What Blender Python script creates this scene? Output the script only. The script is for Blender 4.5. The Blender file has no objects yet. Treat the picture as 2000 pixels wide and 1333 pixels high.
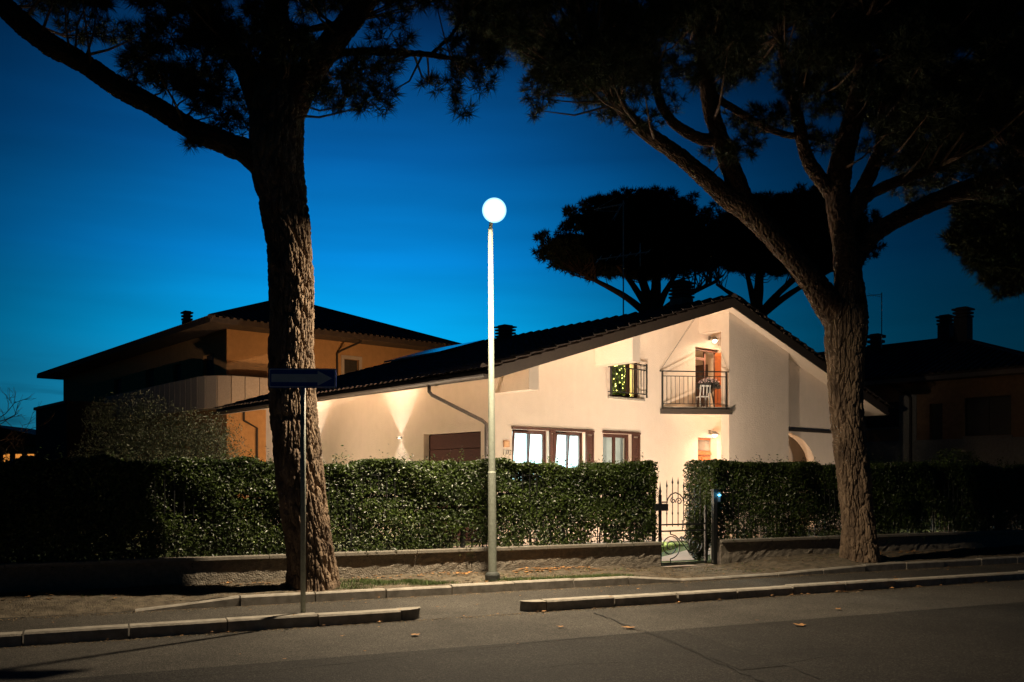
import bpy, math, random
import numpy as np
from mathutils import Vector, Matrix

random.seed(11)
rng = np.random.default_rng(11)
S = bpy.context.scene
COL = S.collection
R = math.radians

# ------------------------------------------------------------------ camera
F, HOR, EYE = 1775.0, 935.0, 1.7          # focal length in photo pixels, horizon row, eye height
cam_d = bpy.data.cameras.new('camera')
cam = bpy.data.objects.new('camera', cam_d)
COL.objects.link(cam)
cam.location = (0, 0, EYE)
cam.rotation_euler = (R(90), 0, 0)
cam_d.sensor_width = 36
cam_d.lens = F / 2000 * 36
cam_d.shift_y = (HOR - 666.5) / 2000
cam_d.clip_end = 2000
S.camera = cam

# ------------------------------------------------------------------ dusk sky
W = bpy.data.worlds.new('World')
S.world = W
W.use_nodes = True
nt = W.node_tree
nt.nodes.clear()


def N(t, **kw):
    n = nt.nodes.new(t)
    for k, v in kw.items():
        setattr(n, k, v)
    return n


def math_node(op, a, b=None, c=None):
    n = N('ShaderNodeMath', operation=op)
    for i, x in enumerate((a, b, c)):
        if x is None:
            continue
        if isinstance(x, (int, float)):
            n.inputs[i].default_value = x
        else:
            nt.links.new(x, n.inputs[i])
    return n.outputs[0]


tc = N('ShaderNodeTexCoord')
sx = N('ShaderNodeSeparateXYZ')
nt.links.new(tc.outputs['Generated'], sx.inputs[0])
dx, dy, dz = sx.outputs
ramp = N('ShaderNodeValToRGB')
nt.links.new(dz, ramp.inputs[0])
cr = ramp.color_ramp
stops = [(0.0, (0.020, 0.240, 0.350)), (0.07, (0.010, 0.270, 0.480)), (0.15, (0.001, 0.280, 0.600)),
         (0.23, (0.001, 0.165, 0.470)), (0.33, (0.001, 0.075, 0.255)), (0.45, (0.0008, 0.016, 0.062)), (1.0, (0.0005, 0.004, 0.018))]
cr.elements[0].position, cr.elements[0].color = stops[0][0], (*stops[0][1], 1)
cr.elements[1].position, cr.elements[1].color = stops[-1][0], (*stops[-1][1], 1)
for p, c in stops[1:-1]:
    e = cr.elements.new(p)
    e.color = (*c, 1)
# afterglow: brightest towards the place where the sun went down, fading round the horizon
az = math_node('ARCTAN2', dx, dy)
d = math_node('SUBTRACT', az, R(-9.5))
q = math_node('MULTIPLY', math_node('MULTIPLY', d, d), -1.0 / (2 * R(12.6) ** 2))
glow = math_node('MULTIPLY_ADD', math_node('EXPONENT', q), 0.95, 0.05)
# thin cloud streaks low over the horizon
mp = N('ShaderNodeMapping')
mp.inputs['Scale'].default_value = (5, 5, 62)
nt.links.new(tc.outputs['Generated'], mp.inputs[0])
nz = N('ShaderNodeTexNoise')
nz.inputs['Scale'].default_value = 1.6
nz.inputs['Detail'].default_value = 5
nt.links.new(mp.outputs[0], nz.inputs['Vector'])
mr = N('ShaderNodeMapRange')
mr.inputs[1].default_value, mr.inputs[2].default_value = 0.5, 0.68
mr.inputs[3].default_value, mr.inputs[4].default_value = 0.0, 0.55
nt.links.new(nz.outputs[0], mr.inputs[0])
low = N('ShaderNodeMapRange')
low.inputs[1].default_value, low.inputs[2].default_value = 0.125, 0.06
nt.links.new(dz, low.inputs[0])
streak = math_node('SUBTRACT', 1.0, math_node('MULTIPLY', mr.outputs[0], low.outputs[0]))
# faint mottling of thin high cloud
nz2 = N('ShaderNodeTexNoise')
nz2.inputs['Scale'].default_value = 4
mp2 = N('ShaderNodeMapping')
mp2.inputs['Scale'].default_value = (1, 1, 9)
nt.links.new(tc.outputs['Generated'], mp2.inputs[0])
nt.links.new(mp2.outputs[0], nz2.inputs['Vector'])
mott = math_node('MULTIPLY_ADD', nz2.outputs[0], 0.36, 0.82)
tot = math_node('MULTIPLY', math_node('MULTIPLY', glow, streak), mott)
bg = N('ShaderNodeBackground')
nt.links.new(ramp.outputs[0], bg.inputs[0])
SKY = 1.5
nt.links.new(math_node('MULTIPLY', tot, SKY), bg.inputs[1])
out = N('ShaderNodeOutputWorld')
nt.links.new(bg.outputs[0], out.inputs[0])

S.view_settings.view_transform = 'Standard'
S.view_settings.look = 'None'
S.view_settings.exposure = 0
S.view_settings.gamma = 1
S.view_settings.use_curve_mapping = False
S.render.engine = 'CYCLES'
S.cycles.use_denoising = True
S.cycles.max_bounces = 5
S.cycles.diffuse_bounces = 3
S.cycles.glossy_bounces = 2
S.cycles.transparent_max_bounces = 12
S.cycles.sample_clamp_indirect = 4
S.cycles.sample_clamp_direct = 4
S.cycles.caustics_reflective = False
S.cycles.caustics_refractive = False

# light powers, of the visible lamps and of the added floodlights
P_STREET = 980
P_ENTRY, P_BALC, P_SCONCE, P_KITCHEN, P_ADDED_FLOOD = 90, 140, 1900, 1700, 3850
WARM, LAMPC = (1.0, 0.70, 0.42), (1.0, 0.80, 0.54)


# ------------------------------------------------------------------ helpers
def U(px, py, z):
    """the point at distance z that the photo shows at pixel px, py"""
    return Vector(((px - 1000) / F * z, z, EYE + (HOR - py) / F * z))


CR, SR = 0.914, 0.4056          # the road runs along (CR, SR)


def RD(u, v, z=0.0):
    return Vector((CR * u - SR * v, SR * u + CR * v, z))


RANG = math.atan2(SR, CR)


def px_road(px, v):
    r = (px - 1000) / F
    z = v / (CR - SR * r)
    return z * (CR * r + SR)


_mats = {}


def mat(name, c1, c2=None, scale=6.0, rough=0.8, bump=0.0, bscale=40.0, metal=0.0, detail=6, spec=0.5, stretch=(1, 1, 1), emit=None,
        island=0.0, coat=0.0, bdist=0.02, streak=0.0):
    if name in _mats:
        return _mats[name]
    m = bpy.data.materials.new(name)
    m.use_nodes = True
    t = m.node_tree
    b = t.nodes['Principled BSDF']
    L = t.links.new
    b.inputs['Roughness'].default_value = rough
    b.inputs['Metallic'].default_value = metal
    b.inputs['Specular IOR Level'].default_value = spec
    b.inputs['Coat Weight'].default_value = coat
    co = t.nodes.new('ShaderNodeTexCoord')
    mpn = t.nodes.new('ShaderNodeMapping')
    mpn.inputs['Scale'].default_value = stretch
    L(co.outputs['Object'], mpn.inputs[0])
    c2 = c2 or tuple(min(1, x * 0.72) for x in c1)
    n = t.nodes.new('ShaderNodeTexNoise')
    n.inputs['Scale'].default_value = scale
    n.inputs['Detail'].default_value = detail
    n.inputs['Roughness'].default_value = 0.62
    L(mpn.outputs[0], n.inputs['Vector'])
    rr = t.nodes.new('ShaderNodeMapRange')
    rr.inputs[1].default_value, rr.inputs[2].default_value = 0.32, 0.68
    L(n.outputs[0], rr.inputs[0])
    mx = t.nodes.new('ShaderNodeMix')
    mx.data_type = 'RGBA'
    mx.inputs[6].default_value = (*c2, 1)
    mx.inputs[7].default_value = (*c1, 1)
    L(rr.outputs[0], mx.inputs[0])
    col = mx.outputs[2]
    if island:
        g = t.nodes.new('ShaderNodeNewGeometry')
        hv = t.nodes.new('ShaderNodeHueSaturation')
        m1 = t.nodes.new('ShaderNodeMapRange')
        m1.inputs[3].default_value, m1.inputs[4].default_value = 1 - island, 1 + island
        L(g.outputs['Random Per Island'], m1.inputs[0])
        L(m1.outputs[0], hv.inputs['Value'])
        L(col, hv.inputs['Color'])
        col = hv.outputs[0]
    if streak:
        m2 = t.nodes.new('ShaderNodeMapping')
        m2.inputs['Scale'].default_value = (4.5, 4.5, 0.35)
        L(co.outputs['Object'], m2.inputs[0])
        n3 = t.nodes.new('ShaderNodeTexNoise')
        n3.inputs['Scale'].default_value = 1.3
        n3.inputs['Detail'].default_value = 7
        L(m2.outputs[0], n3.inputs['Vector'])
        m3 = t.nodes.new('ShaderNodeMapRange')
        m3.inputs[1].default_value, m3.inputs[2].default_value = 0.3, 0.7
        m3.inputs[3].default_value, m3.inputs[4].default_value = 1 - streak, 1.0
        L(n3.outputs[0], m3.inputs[0])
        h3_ = t.nodes.new('ShaderNodeHueSaturation')
        L(m3.outputs[0], h3_.inputs['Value'])
        L(col, h3_.inputs['Color'])
        col = h3_.outputs[0]
    L(col, b.inputs['Base Color'])
    if bump:
        bn = t.nodes.new('ShaderNodeTexNoise')
        bn.inputs['Scale'].default_value = bscale
        bn.inputs['Detail'].default_value = 5
        L(mpn.outputs[0], bn.inputs['Vector'])
        bp = t.nodes.new('ShaderNodeBump')
        bp.inputs['Strength'].default_value = bump
        bp.inputs['Distance'].default_value = bdist
        L(bn.outputs[0], bp.inputs['Height'])
        L(bp.outputs[0], b.inputs['Normal'])
    if emit:
        b.inputs['Emission Color'].default_value = (*emit[0], 1)
        b.inputs['Emission Strength'].default_value = emit[1]
    _mats[name] = m
    return m


def asphalt(name, lo, hi, chip, scale, tint=(1.0, 0.90, 0.76)):
    m = bpy.data.materials.new(name)
    m.use_nodes = True
    t = m.node_tree
    L = t.links.new
    b = t.nodes['Principled BSDF']
    b.inputs['Roughness'].default_value = 0.82
    b.inputs['Specular IOR Level'].default_value = 0.3
    co = t.nodes.new('ShaderNodeTexCoord')
    v = t.nodes.new('ShaderNodeTexVoronoi')
    v.inputs['Scale'].default_value = scale
    L(co.outputs['Object'], v.inputs['Vector'])
    sp = t.nodes.new('ShaderNodeSeparateColor')
    L(v.outputs['Color'], sp.inputs[0])
    n1 = t.nodes.new('ShaderNodeTexNoise')
    n1.inputs['Scale'].default_value = 0.55
    n1.inputs['Detail'].default_value = 8
    n1.inputs['Roughness'].default_value = 0.7
    L(co.outputs['Object'], n1.inputs['Vector'])
    r1 = t.nodes.new('ShaderNodeMapRange')
    r1.inputs[1].default_value, r1.inputs[2].default_value = 0.3, 0.7
    r1.inputs[3].default_value, r1.inputs[4].default_value = lo, hi
    L(n1.outputs[0], r1.inputs[0])
    p = t.nodes.new('ShaderNodeMath')
    p.operation = 'POWER'
    p.inputs[1].default_value = 3.0
    L(sp.outputs[0], p.inputs[0])
    k = t.nodes.new('ShaderNodeMath')
    k.operation = 'MULTIPLY_ADD'
    k.inputs[1].default_value = chip
    k.inputs[2].default_value = 0.42
    L(p.outputs[0], k.inputs[0])
    mu = t.nodes.new('ShaderNodeMath')
    mu.operation = 'MULTIPLY'
    L(k.outputs[0], mu.inputs[0])
    L(r1.outputs[0], mu.inputs[1])
    vm = t.nodes.new('ShaderNodeVectorMath')
    vm.operation = 'SCALE'
    vm.inputs[0].default_value = tint
    L(mu.outputs[0], vm.inputs['Scale'])
    L(vm.outputs[0], b.inputs['Base Color'])
    n2 = t.nodes.new('ShaderNodeTexNoise')
    n2.inputs['Scale'].default_value = 70
    n2.inputs['Detail'].default_value = 4
    L(co.outputs['Object'], n2.inputs['Vector'])
    ad = t.nodes.new('ShaderNodeMath')
    ad.operation = 'ADD'
    L(sp.outputs[0], ad.inputs[0])
    L(n2.outputs[0], ad.inputs[1])
    bp = t.nodes.new('ShaderNodeBump')
    bp.inputs['Strength'].default_value = 0.9
    bp.inputs['Distance'].default_value = 0.012
    L(ad.outputs[0], bp.inputs['Height'])
    L(bp.outputs[0], b.inputs['Normal'])
    return m


def glass_mat(name='window_glass', tint=(0.9, 0.95, 0.95), refl=0.12):
    if name in _mats:
        return _mats[name]
    m = bpy.data.materials.new(name)
    m.use_nodes = True
    t = m.node_tree
    t.nodes.clear()
    o = t.nodes.new('ShaderNodeOutputMaterial')
    tr = t.nodes.new('ShaderNodeBsdfTransparent')
    tr.inputs[0].default_value = (*tint, 1)
    gl = t.nodes.new('ShaderNodeBsdfGlossy')
    gl.inputs['Roughness'].default_value = 0.03
    mx = t.nodes.new('ShaderNodeMixShader')
    mx.inputs[0].default_value = refl
    t.links.new(tr.outputs[0], mx.inputs[1])
    t.links.new(gl.outputs[0], mx.inputs[2])
    t.links.new(mx.outputs[0], o.inputs[0])
    _mats[name] = m
    return m


class MB:
    def __init__(s):
        s.v, s.f = [], []

    def add(s, vs, fs):
        o = len(s.v)
        s.v += [tuple(x) for x in vs]
        s.f += [tuple(i + o for i in f) for f in fs]
        return s

    def box(s, x0, x1, y0, y1, z0, z1):
        vs = [(x, y, z) for z in (z0, z1) for y in (y0, y1) for x in (x0, x1)]
        return s.add(vs, [(0, 2, 3, 1), (4, 5, 7, 6), (0, 1, 5, 4), (2, 6, 7, 3), (0, 4, 6, 2), (1, 3, 7, 5)])

    def obox(s, c, ax, ay, az):
        c, ax, ay, az = map(Vector, (c, ax, ay, az))
        vs = [c + ax * i + ay * j + az * k for k in (-1, 1) for j in (-1, 1) for i in (-1, 1)]
        return s.add(vs, [(0, 2, 3, 1), (4, 5, 7, 6), (0, 1, 5, 4), (2, 6, 7, 3), (0, 4, 6, 2), (1, 3, 7, 5)])

    def bar(s, a, b, w, h=None, up=(0, 0, 1)):
        a, b = Vector(a), Vector(b)
        h = w if h is None else h
        t = (b - a).normalized()
        up = Vector(up)
        if abs(t.dot(up)) > 0.98:
            up = Vector((1, 0, 0))
        sd = t.cross(up).normalized()
        upn = sd.cross(t)
        return s.obox((a + b) / 2, (b - a) / 2, sd * w / 2, upn * h / 2)

    def prism(s, poly, f0, f1):
        n = len(poly)
        vs = [f0(*p) for p in poly] + [f1(*p) for p in poly]
        fs = [tuple(range(n)), tuple(range(2 * n - 1, n - 1, -1))]
        fs += [(i, (i + 1) % n, n + (i + 1) % n, n + i) for i in range(n)]
        return s.add(vs, fs)

    def tube(s, pts, r, n=8, cap=True):
        pts = [Vector(p) for p in pts]
        rs = r if isinstance(r, (list, tuple)) else [r] * len(pts)
        ref = None
        base = len(s.v)
        for i, p in enumerate(pts):
            t = (pts[min(i + 1, len(pts) - 1)] - pts[max(i - 1, 0)])
            t = t.normalized() if t.length > 1e-9 else Vector((0, 0, 1))
            if ref is None:
                ref = Vector((0, 0, 1)).cross(t)
                if ref.length < 0.05:
                    ref = Vector((1, 0, 0))
            ref = (ref - t * ref.dot(t)).normalized()
            bn = t.cross(ref)
            for k in range(n):
                a = 2 * math.pi * k / n
                s.v.append(tuple(p + (ref * math.cos(a) + bn * math.sin(a)) * rs[i]))
        for i in range(len(pts) - 1):
            for k in range(n):
                a, b2 = base + i * n + k, base + i * n + (k + 1) % n
                s.f.append((a, b2, b2 + n, a + n))
        if cap:
            s.f.append(tuple(base + k for k in range(n - 1, -1, -1)))
            s.f.append(tuple(base + (len(pts) - 1) * n + k for k in range(n)))
        return s

    def lathe(s, prof, c=(0, 0, 0), n=16):
        c = Vector(c)
        base = len(s.v)
        for (r, z) in prof:
            for k in range(n):
                a = 2 * math.pi * k / n
                s.v.append((c.x + r * math.cos(a), c.y + r * math.sin(a), c.z + z))
        for i in range(len(prof) - 1):
            for k in range(n):
                a, b2 = base + i * n + k, base + i * n + (k + 1) % n
                s.f.append((a, b2, b2 + n, a + n))
        s.f.append(tuple(base + k for k in range(n - 1, -1, -1)))
        s.f.append(tuple(base + (len(prof) - 1) * n + k for k in range(n)))
        return s

    def mesh(s, name, m, smooth=False):
        me = bpy.data.meshes.new(name)
        me.from_pydata(s.v, [], s.f)
        me.materials.append(m)
        if smooth:
            me.polygons.foreach_set('use_smooth', [True] * len(me.polygons))
        me.update()
        return me

    def build(s, name, m, parent=None, smooth=False, bevel=0.0):
        return link(name, s.mesh(name, m, smooth), parent, bevel)


def link(name, me, parent=None, bevel=0.0):
    o = bpy.data.objects.new(name, me)
    COL.objects.link(o)
    o.parent = parent
    if bevel:
        b = o.modifiers.new('bevel', 'BEVEL')
        b.width = bevel
        b.segments = 2
        b.limit_method = 'ANGLE'
    return o


def build_np(name, V, Fc, m, parent=None, smooth=False):
    V = np.asarray(V, dtype=np.float32).reshape(-1, 3)
    Fc = np.asarray(Fc, dtype=np.int32)
    k = Fc.shape[1]
    me = bpy.data.meshes.new(name)
    me.vertices.add(len(V))
    me.vertices.foreach_set('co', V.ravel())
    me.loops.add(Fc.size)
    me.loops.foreach_set('vertex_index', Fc.ravel())
    me.polygons.add(len(Fc))
    me.polygons.foreach_set('loop_start', np.arange(0, Fc.size, k, dtype=np.int32))
    me.polygons.foreach_set('loop_total', np.full(len(Fc), k, dtype=np.int32))
    me.polygons.foreach_set('use_smooth', np.full(len(Fc), smooth, dtype=bool))
    me.materials.append(m)
    me.update(calc_edges=True)
    me.validate()
    return link(name, me, parent)


def tag(o, label=None, cat=None, group=None, kind=None):
    for k, v in (('label', label), ('category', cat), ('group', group), ('kind', kind)):
        if v:
            o[k] = v
    return o


def thing(name, label, cat, loc=(0, 0, 0), rz=0.0, group=None):
    o = bpy.data.objects.new(name, None)
    COL.objects.link(o)
    o.location = loc
    o.rotation_euler = (0, 0, rz)
    o.empty_display_size = 0.2
    return tag(o, label, cat, group)


def lamp(kind, name, loc, power, color, parent=None, rot=(0, 0, 0), **kw):
    d = bpy.data.lights.new(name, kind)
    d.energy = power
    d.color = color
    for k, v in kw.items():
        setattr(d, k, v)
    o = bpy.data.objects.new(name, d)
    COL.objects.link(o)
    o.location = loc
    o.rotation_euler = rot
    o.parent = parent
    return o


def wall2d(mb, a0, a1, top, openings, zb, fn, th, extra=()):
    br = sorted({a0, a1, *extra, *[x for o in openings for x in o[:2]]})
    for p, r in zip(br[:-1], br[1:]):
        mid = (p + r) / 2
        ops = sorted([o for o in openings if o[0] <= mid <= o[1]], key=lambda o: o[2])
        z = zb
        segs = []
        for o in ops:
            if o[2] > z + 1e-4:
                segs.append((z, o[2], z, o[2]))
            z = o[3]
        segs.append((z, top(p), z, top(r)))
        for (pz0, pz1, rz0, rz1) in segs:
            for dd in (0, th):
                mb.add([fn(p, pz0, dd), fn(r, rz0, dd), fn(r, rz1, dd), fn(p, pz1, dd)], [(0, 1, 2, 3)])
        mb.add([fn(p, top(p), 0), fn(r, top(r), 0), fn(r, top(r), th), fn(p, top(p), th)], [(0, 1, 2, 3)])
    for e in (a0, a1):
        mb.add([fn(e, zb, 0), fn(e, zb, th), fn(e, top(e), th), fn(e, top(e), 0)], [(0, 1, 2, 3)])
    for (p, r, z0, z1) in openings:
        c = [(p, z0), (r, z0), (r, z1), (p, z1)]
        for i in range(4):
            (x0, y0), (x1, y1) = c[i], c[(i + 1) % 4]
            mb.add([fn(x0, y0, 0), fn(x1, y1, 0), fn(x1, y1, th), fn(x0, y0, th)], [(0, 1, 2, 3)])
    return mb


def catmull(P, n):
    """smooth polyline through rows of P (any number of columns)"""
    P = np.asarray(P, float)
    Q = np.vstack([2 * P[0] - P[1], P, 2 * P[-1] - P[-2]])
    out = []
    for i in range(1, len(Q) - 2):
        p0, p1, p2, p3 = Q[i - 1:i + 3]
        for t in np.linspace(0, 1, n, endpoint=False):
            out.append(0.5 * ((2 * p1) + (-p0 + p2) * t + (2 * p0 - 5 * p1 + 4 * p2 - p3) * t * t + (-p0 + 3 * p1 - 3 * p2 + p3) * t ** 3))
    out.append(Q[-2])
    return np.array(out)


def cells(uu, vv, nu, seed):
    """distance between the two nearest jittered seeds on a wrapped grid: 0 in the joints, larger on the plates"""
    g = np.random.default_rng(seed)
    nv = 512
    J = g.random((nv, nu, 2)) * 0.9 + 0.05
    H = g.random((nv, nu))
    iu, iv = np.floor(uu).astype(int), np.floor(vv).astype(int)
    f1 = np.full(uu.shape, 9.0)
    f2 = np.full(uu.shape, 9.0)
    hh = np.zeros(uu.shape)
    for a in (-1, 0, 1):
        for b in (-1, 0, 1):
            cu, cv = iu + a, iv + b
            j = J[cv % nv, cu % nu]
            dd = np.hypot(cu + j[..., 0] - uu, cv + j[..., 1] - vv)
            nearer = dd < f1
            f2 = np.where(nearer, f1, np.minimum(f2, dd))
            hh = np.where(nearer, H[cv % nv, cu % nu], hh)
            f1 = np.where(nearer, dd, f1)
    return f2 - f1, hh


def bark_tube(pts, radii, segs, step, depth, seed, cw=0.10, chh=0.46):
    """a limb with plated bark as real relief; returns vertices and quads"""
    P = catmull(np.column_stack([pts, radii]), 24)
    seg = np.r_[0, np.cumsum(np.linalg.norm(np.diff(P[:, :3], axis=0), axis=1))]
    n = max(4, int(seg[-1] / step))
    L = np.linspace(0, seg[-1], n)
    C = np.column_stack([np.interp(L, seg, P[:, i]) for i in range(4)])
    T = np.gradient(C[:, :3], axis=0)
    T /= np.linalg.norm(T, axis=1)[:, None]
    ref = np.array([1.0, 0.02, 0.0])
    if abs(T[0] @ ref) > 0.9:
        ref = np.array([0.0, 1.0, 0.0])
    A = np.zeros_like(T)
    for i in range(n):
        ref = ref - T[i] * (ref @ T[i])
        ref /= np.linalg.norm(ref)
        A[i] = ref
    B = np.cross(T, A)
    ang = np.arange(segs) / segs * 2 * math.pi
    r0 = float(np.median(C[:, 3]))
    nu = max(5, int(round(2 * math.pi * r0 / cw)))
    aa, ll = np.meshgrid(ang, L)
    wob = 0.22 * np.sin(ll * 3.1 + 3 * np.sin(aa)) + 0.10 * np.sin(ll * 9 + aa * 2)
    e, h = cells((aa / (2 * math.pi) * nu + wob) % nu, ll / chh + 0.5 * np.sin(aa * 3 + seed) + 20, nu, seed)
    e2, h2 = cells((aa / (2 * math.pi) * nu * 2.2 + wob) % int(nu * 2.2 + 1), ll / (chh * 0.45) + 20, int(nu * 2.2 + 1), seed + 5)
    g = np.random.default_rng(seed + 9)
    d = depth * (np.clip(e / 0.26, 0, 1) ** 0.55 - 1 + 0.55 * (h - 0.5)) + depth * 0.35 * (np.clip(e2 / 0.3, 0, 1) - 0.6) + depth * 0.05 * g.standard_normal(e.shape)
    lump = 0.03 * np.sin(aa * 2 + ll * 1.3 + seed) + 0.025 * np.sin(aa * 3 - ll * 2.1)
    rad = C[:, 3][:, None] * (1 + lump) + d
    V = C[:, None, :3] + rad[..., None] * (np.cos(aa)[..., None] * A[:, None] + np.sin(aa)[..., None] * B[:, None])
    idx = np.arange(n * segs).reshape(n, segs)
    nx = np.roll(idx, -1, axis=1)
    Q = np.stack([idx[:-1], nx[:-1], nx[1:], idx[1:]], -1).reshape(-1, 4)
    return V.reshape(-1, 3), Q, C


def unit(n, g=rng):
    v = g.standard_normal((n, 3))
    return v / np.linalg.norm(v, axis=1)[:, None]


def needles(cent, rad, k, width, updir, g=rng, spread=1.0):
    """tufts of pine needles: k thin triangles round every centre"""
    n = len(cent)
    D = unit(n * k, g).reshape(n, k, 3) * spread + updir[:, None, :] * 0.75
    D /= np.linalg.norm(D, axis=2)[..., None]
    r = rad * (0.7 + 0.5 * g.random((n, k, 1)))
    side = np.cross(D, unit(n * k, g).reshape(n, k, 3))
    side /= np.linalg.norm(side, axis=2)[..., None] + 1e-9
    b = cent[:, None, :] + D * r * 0.08
    V = np.stack([b - side * width, b + side * width, cent[:, None, :] + D * r], 2).reshape(-1, 3)
    return V, np.arange(len(V)).reshape(-1, 3)


def leaves(P, Nn, size, g=rng, aspect=0.42, jitter=0.9):
    """folded pointed leaves at P facing roughly along Nn (two triangles each)"""
    n = len(P)
    nn = Nn + unit(n, g) * jitter
    nn /= np.linalg.norm(nn, axis=1)[:, None]
    t = np.cross(nn, unit(n, g))
    t /= np.linalg.norm(t, axis=1)[:, None] + 1e-9
    s = np.cross(nn, t)
    L = (size * (0.6 + 0.7 * g.random(n)))[:, None]
    w = L * aspect
    base, tip = P - t * L * 0.5, P + t * L * 0.5
    a = P + s * w * 0.5 + nn * L * 0.10
    b = P - s * w * 0.5 + nn * L * 0.10
    V = np.stack([base, a, tip, b], 1).reshape(-1, 3)
    i = np.arange(n)[:, None] * 4
    T = np.hstack([i, i + 1, i + 2, i, i + 2, i + 3]).reshape(-1, 3)
    return V, T


# ------------------------------------------------------------------ materials
M_ASPH = asphalt('old_asphalt', 0.044, 0.118, 1.5, 120)
M_ASPH2 = asphalt('newer_asphalt', 0.009, 0.031, 2.6, 95)
M_PATCH = asphalt('trench_asphalt', 0.009, 0.024, 2.6, 80)
M_CRACK = mat('crack_tar', (0.02, 0.019, 0.018), None, 10, 0.9)
M_KERB = mat('kerb_concrete', (0.38, 0.345, 0.295), (0.20, 0.18, 0.15), 7, 0.85, 0.5, 90)
M_SOIL = mat('verge_soil', (0.19, 0.155, 0.11), (0.06, 0.048, 0.033), 7, 0.95, 1.0, 60, bdist=0.03)
M_GRASS = mat('grass_blade', (0.10, 0.15, 0.035), (0.05, 0.085, 0.02), 20, 0.7, island=0.35)
M_LAWN = mat('lawn', (0.085, 0.13, 0.025), (0.05, 0.08, 0.018), 12, 0.9, 0.6, 80)
M_PATH = mat('garden_path', (0.55, 0.46, 0.39), (0.42, 0.35, 0.3), 8, 0.8, 0.2, 60)
M_WALLR = mat('rough_render', (0.30, 0.26, 0.21), (0.17, 0.15, 0.12), 12, 0.95, 1.0, 45, bdist=0.05)
M_CAP = mat('cap_stone', (0.24, 0.215, 0.18), (0.15, 0.135, 0.11), 14, 0.85, 0.5, 70)
M_IRON = mat('painted_iron', (0.011, 0.012, 0.012), None, 20, 0.45, 0.2, 120)
M_PLAST = mat('cream_plaster', (0.78, 0.655, 0.55), (0.73, 0.61, 0.505), 3, 0.9, 0.7, 34, bdist=0.014, streak=0.035)
M_SOFF = mat('soffit_paint', (0.70, 0.58, 0.46), (0.66, 0.54, 0.43), 5, 0.85, 0.1, 40)
M_DARKW = mat('dark_fascia', (0.032, 0.022, 0.015), (0.02, 0.014, 0.01), 9, 0.6, 0.2, 60)
M_TILE = mat('roof_tile', (0.075, 0.05, 0.036), (0.035, 0.026, 0.022), 4, 0.85, 0.4, 60)
M_WOOD = mat('brown_window_wood', (0.034, 0.011, 0.006), (0.018, 0.006, 0.004), 7, 0.75, 0.2, 50, stretch=(6, 6, 0.6), spec=0.2)
M_WOOD2 = mat('orange_door_wood', (0.24, 0.062, 0.014), (0.15, 0.036, 0.008), 6, 0.4, 0.2, 50, stretch=(6, 6, 0.5))
M_GARAGE = mat('garage_wood', (0.026, 0.008, 0.005), (0.014, 0.005, 0.003), 6, 0.85, 0.2, 40, stretch=(1, 1, 6), spec=0.15)
M_ROOMW = mat('room_white', (0.80, 0.84, 0.83), None, 2, 0.9)
M_ROOMY = mat('room_cream', (0.78, 0.66, 0.42), None, 2, 0.9)
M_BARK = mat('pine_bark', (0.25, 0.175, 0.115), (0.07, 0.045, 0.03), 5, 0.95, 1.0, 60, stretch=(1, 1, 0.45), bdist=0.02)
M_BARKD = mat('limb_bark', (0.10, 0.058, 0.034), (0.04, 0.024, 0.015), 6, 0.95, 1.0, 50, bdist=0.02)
M_NEED = mat('pine_needles', (0.032, 0.042, 0.016), (0.015, 0.022, 0.009), 3, 0.75, island=0.4, spec=0.25)
M_NEEDF = mat('far_pine_needles', (0.036, 0.046, 0.02), (0.02, 0.028, 0.012), 2, 0.85, island=0.3, spec=0.2)
M_HEDGE = mat('hedge_leaf', (0.040, 0.062, 0.009), (0.011, 0.021, 0.004), 2.2, 0.38, island=0.65, spec=0.36)
M_STEM = mat('woody_stem', (0.09, 0.065, 0.04), None, 20, 0.9)
M_OLIVE = mat('shrub_leaf', (0.15, 0.16, 0.085), (0.06, 0.07, 0.035), 5, 0.5, island=0.5)
M_POLE = mat('galvanised_pole', (0.36, 0.39, 0.33), (0.26, 0.285, 0.24), 25, 0.5, 0.3, 120)
M_LITTER = mat('fallen_leaf', (0.42, 0.22, 0.075), (0.22, 0.10, 0.035), 14, 0.8, island=0.5)
M_GREYP = mat('chimney_render', (0.33, 0.31, 0.29), None, 8, 0.9, 0.4, 60)
M_OCHRE = mat('ochre_plaster', (0.46, 0.265, 0.115), (0.38, 0.215, 0.092), 4, 0.95, 0.8, 25, streak=0.10)
M_CONC = mat('balcony_concrete', (0.42, 0.36, 0.31), (0.33, 0.28, 0.24), 18, 0.9, 0.6, 40)
M_BRICKP = mat('brown_plaster', (0.26, 0.15, 0.078), (0.19, 0.11, 0.058), 6, 0.95, 0.7, 30)
M_PLINTH = mat('grey_plinth', (0.26, 0.24, 0.21), None, 12, 0.95, 0.7, 40)
M_BLACK = mat('dark_opening', (0.012, 0.012, 0.012), None, 5, 0.5)
M_PLASTIC = mat('white_plastic', (0.78, 0.76, 0.72), None, 5, 0.4)
M_GLASS = glass_mat()
M_METAL = mat('antenna_aluminium', (0.75, 0.75, 0.75), None, 10, 0.5)

# ------------------------------------------------------------------ ground, road, kerbs
def sheet(name, poly, z, m):
    """flat sheet; poly in road coordinates"""
    mb = MB()
    mb.add([RD(u, v, z) for u, v in poly], [tuple(range(len(poly)))])
    return tag(mb.build(name, m), kind='structure')


g_ = MB()
g_.add([(-400, -200, -0.03), (400, -200, -0.03), (400, 600, -0.03), (-400, 600, -0.03)], [(0, 1, 2, 3)])
tag(g_.build('ground', M_SOIL), kind='structure')
sheet('road', [(-40, -9), (60, -9), (60, 12.7), (-40, 12.7)], 0.0, M_ASPH)
sheet('road_surface', [(-40, -8.9), (60, -8.9), (60, 8.57), (-40, 8.57)], 0.004, M_ASPH2)


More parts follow.
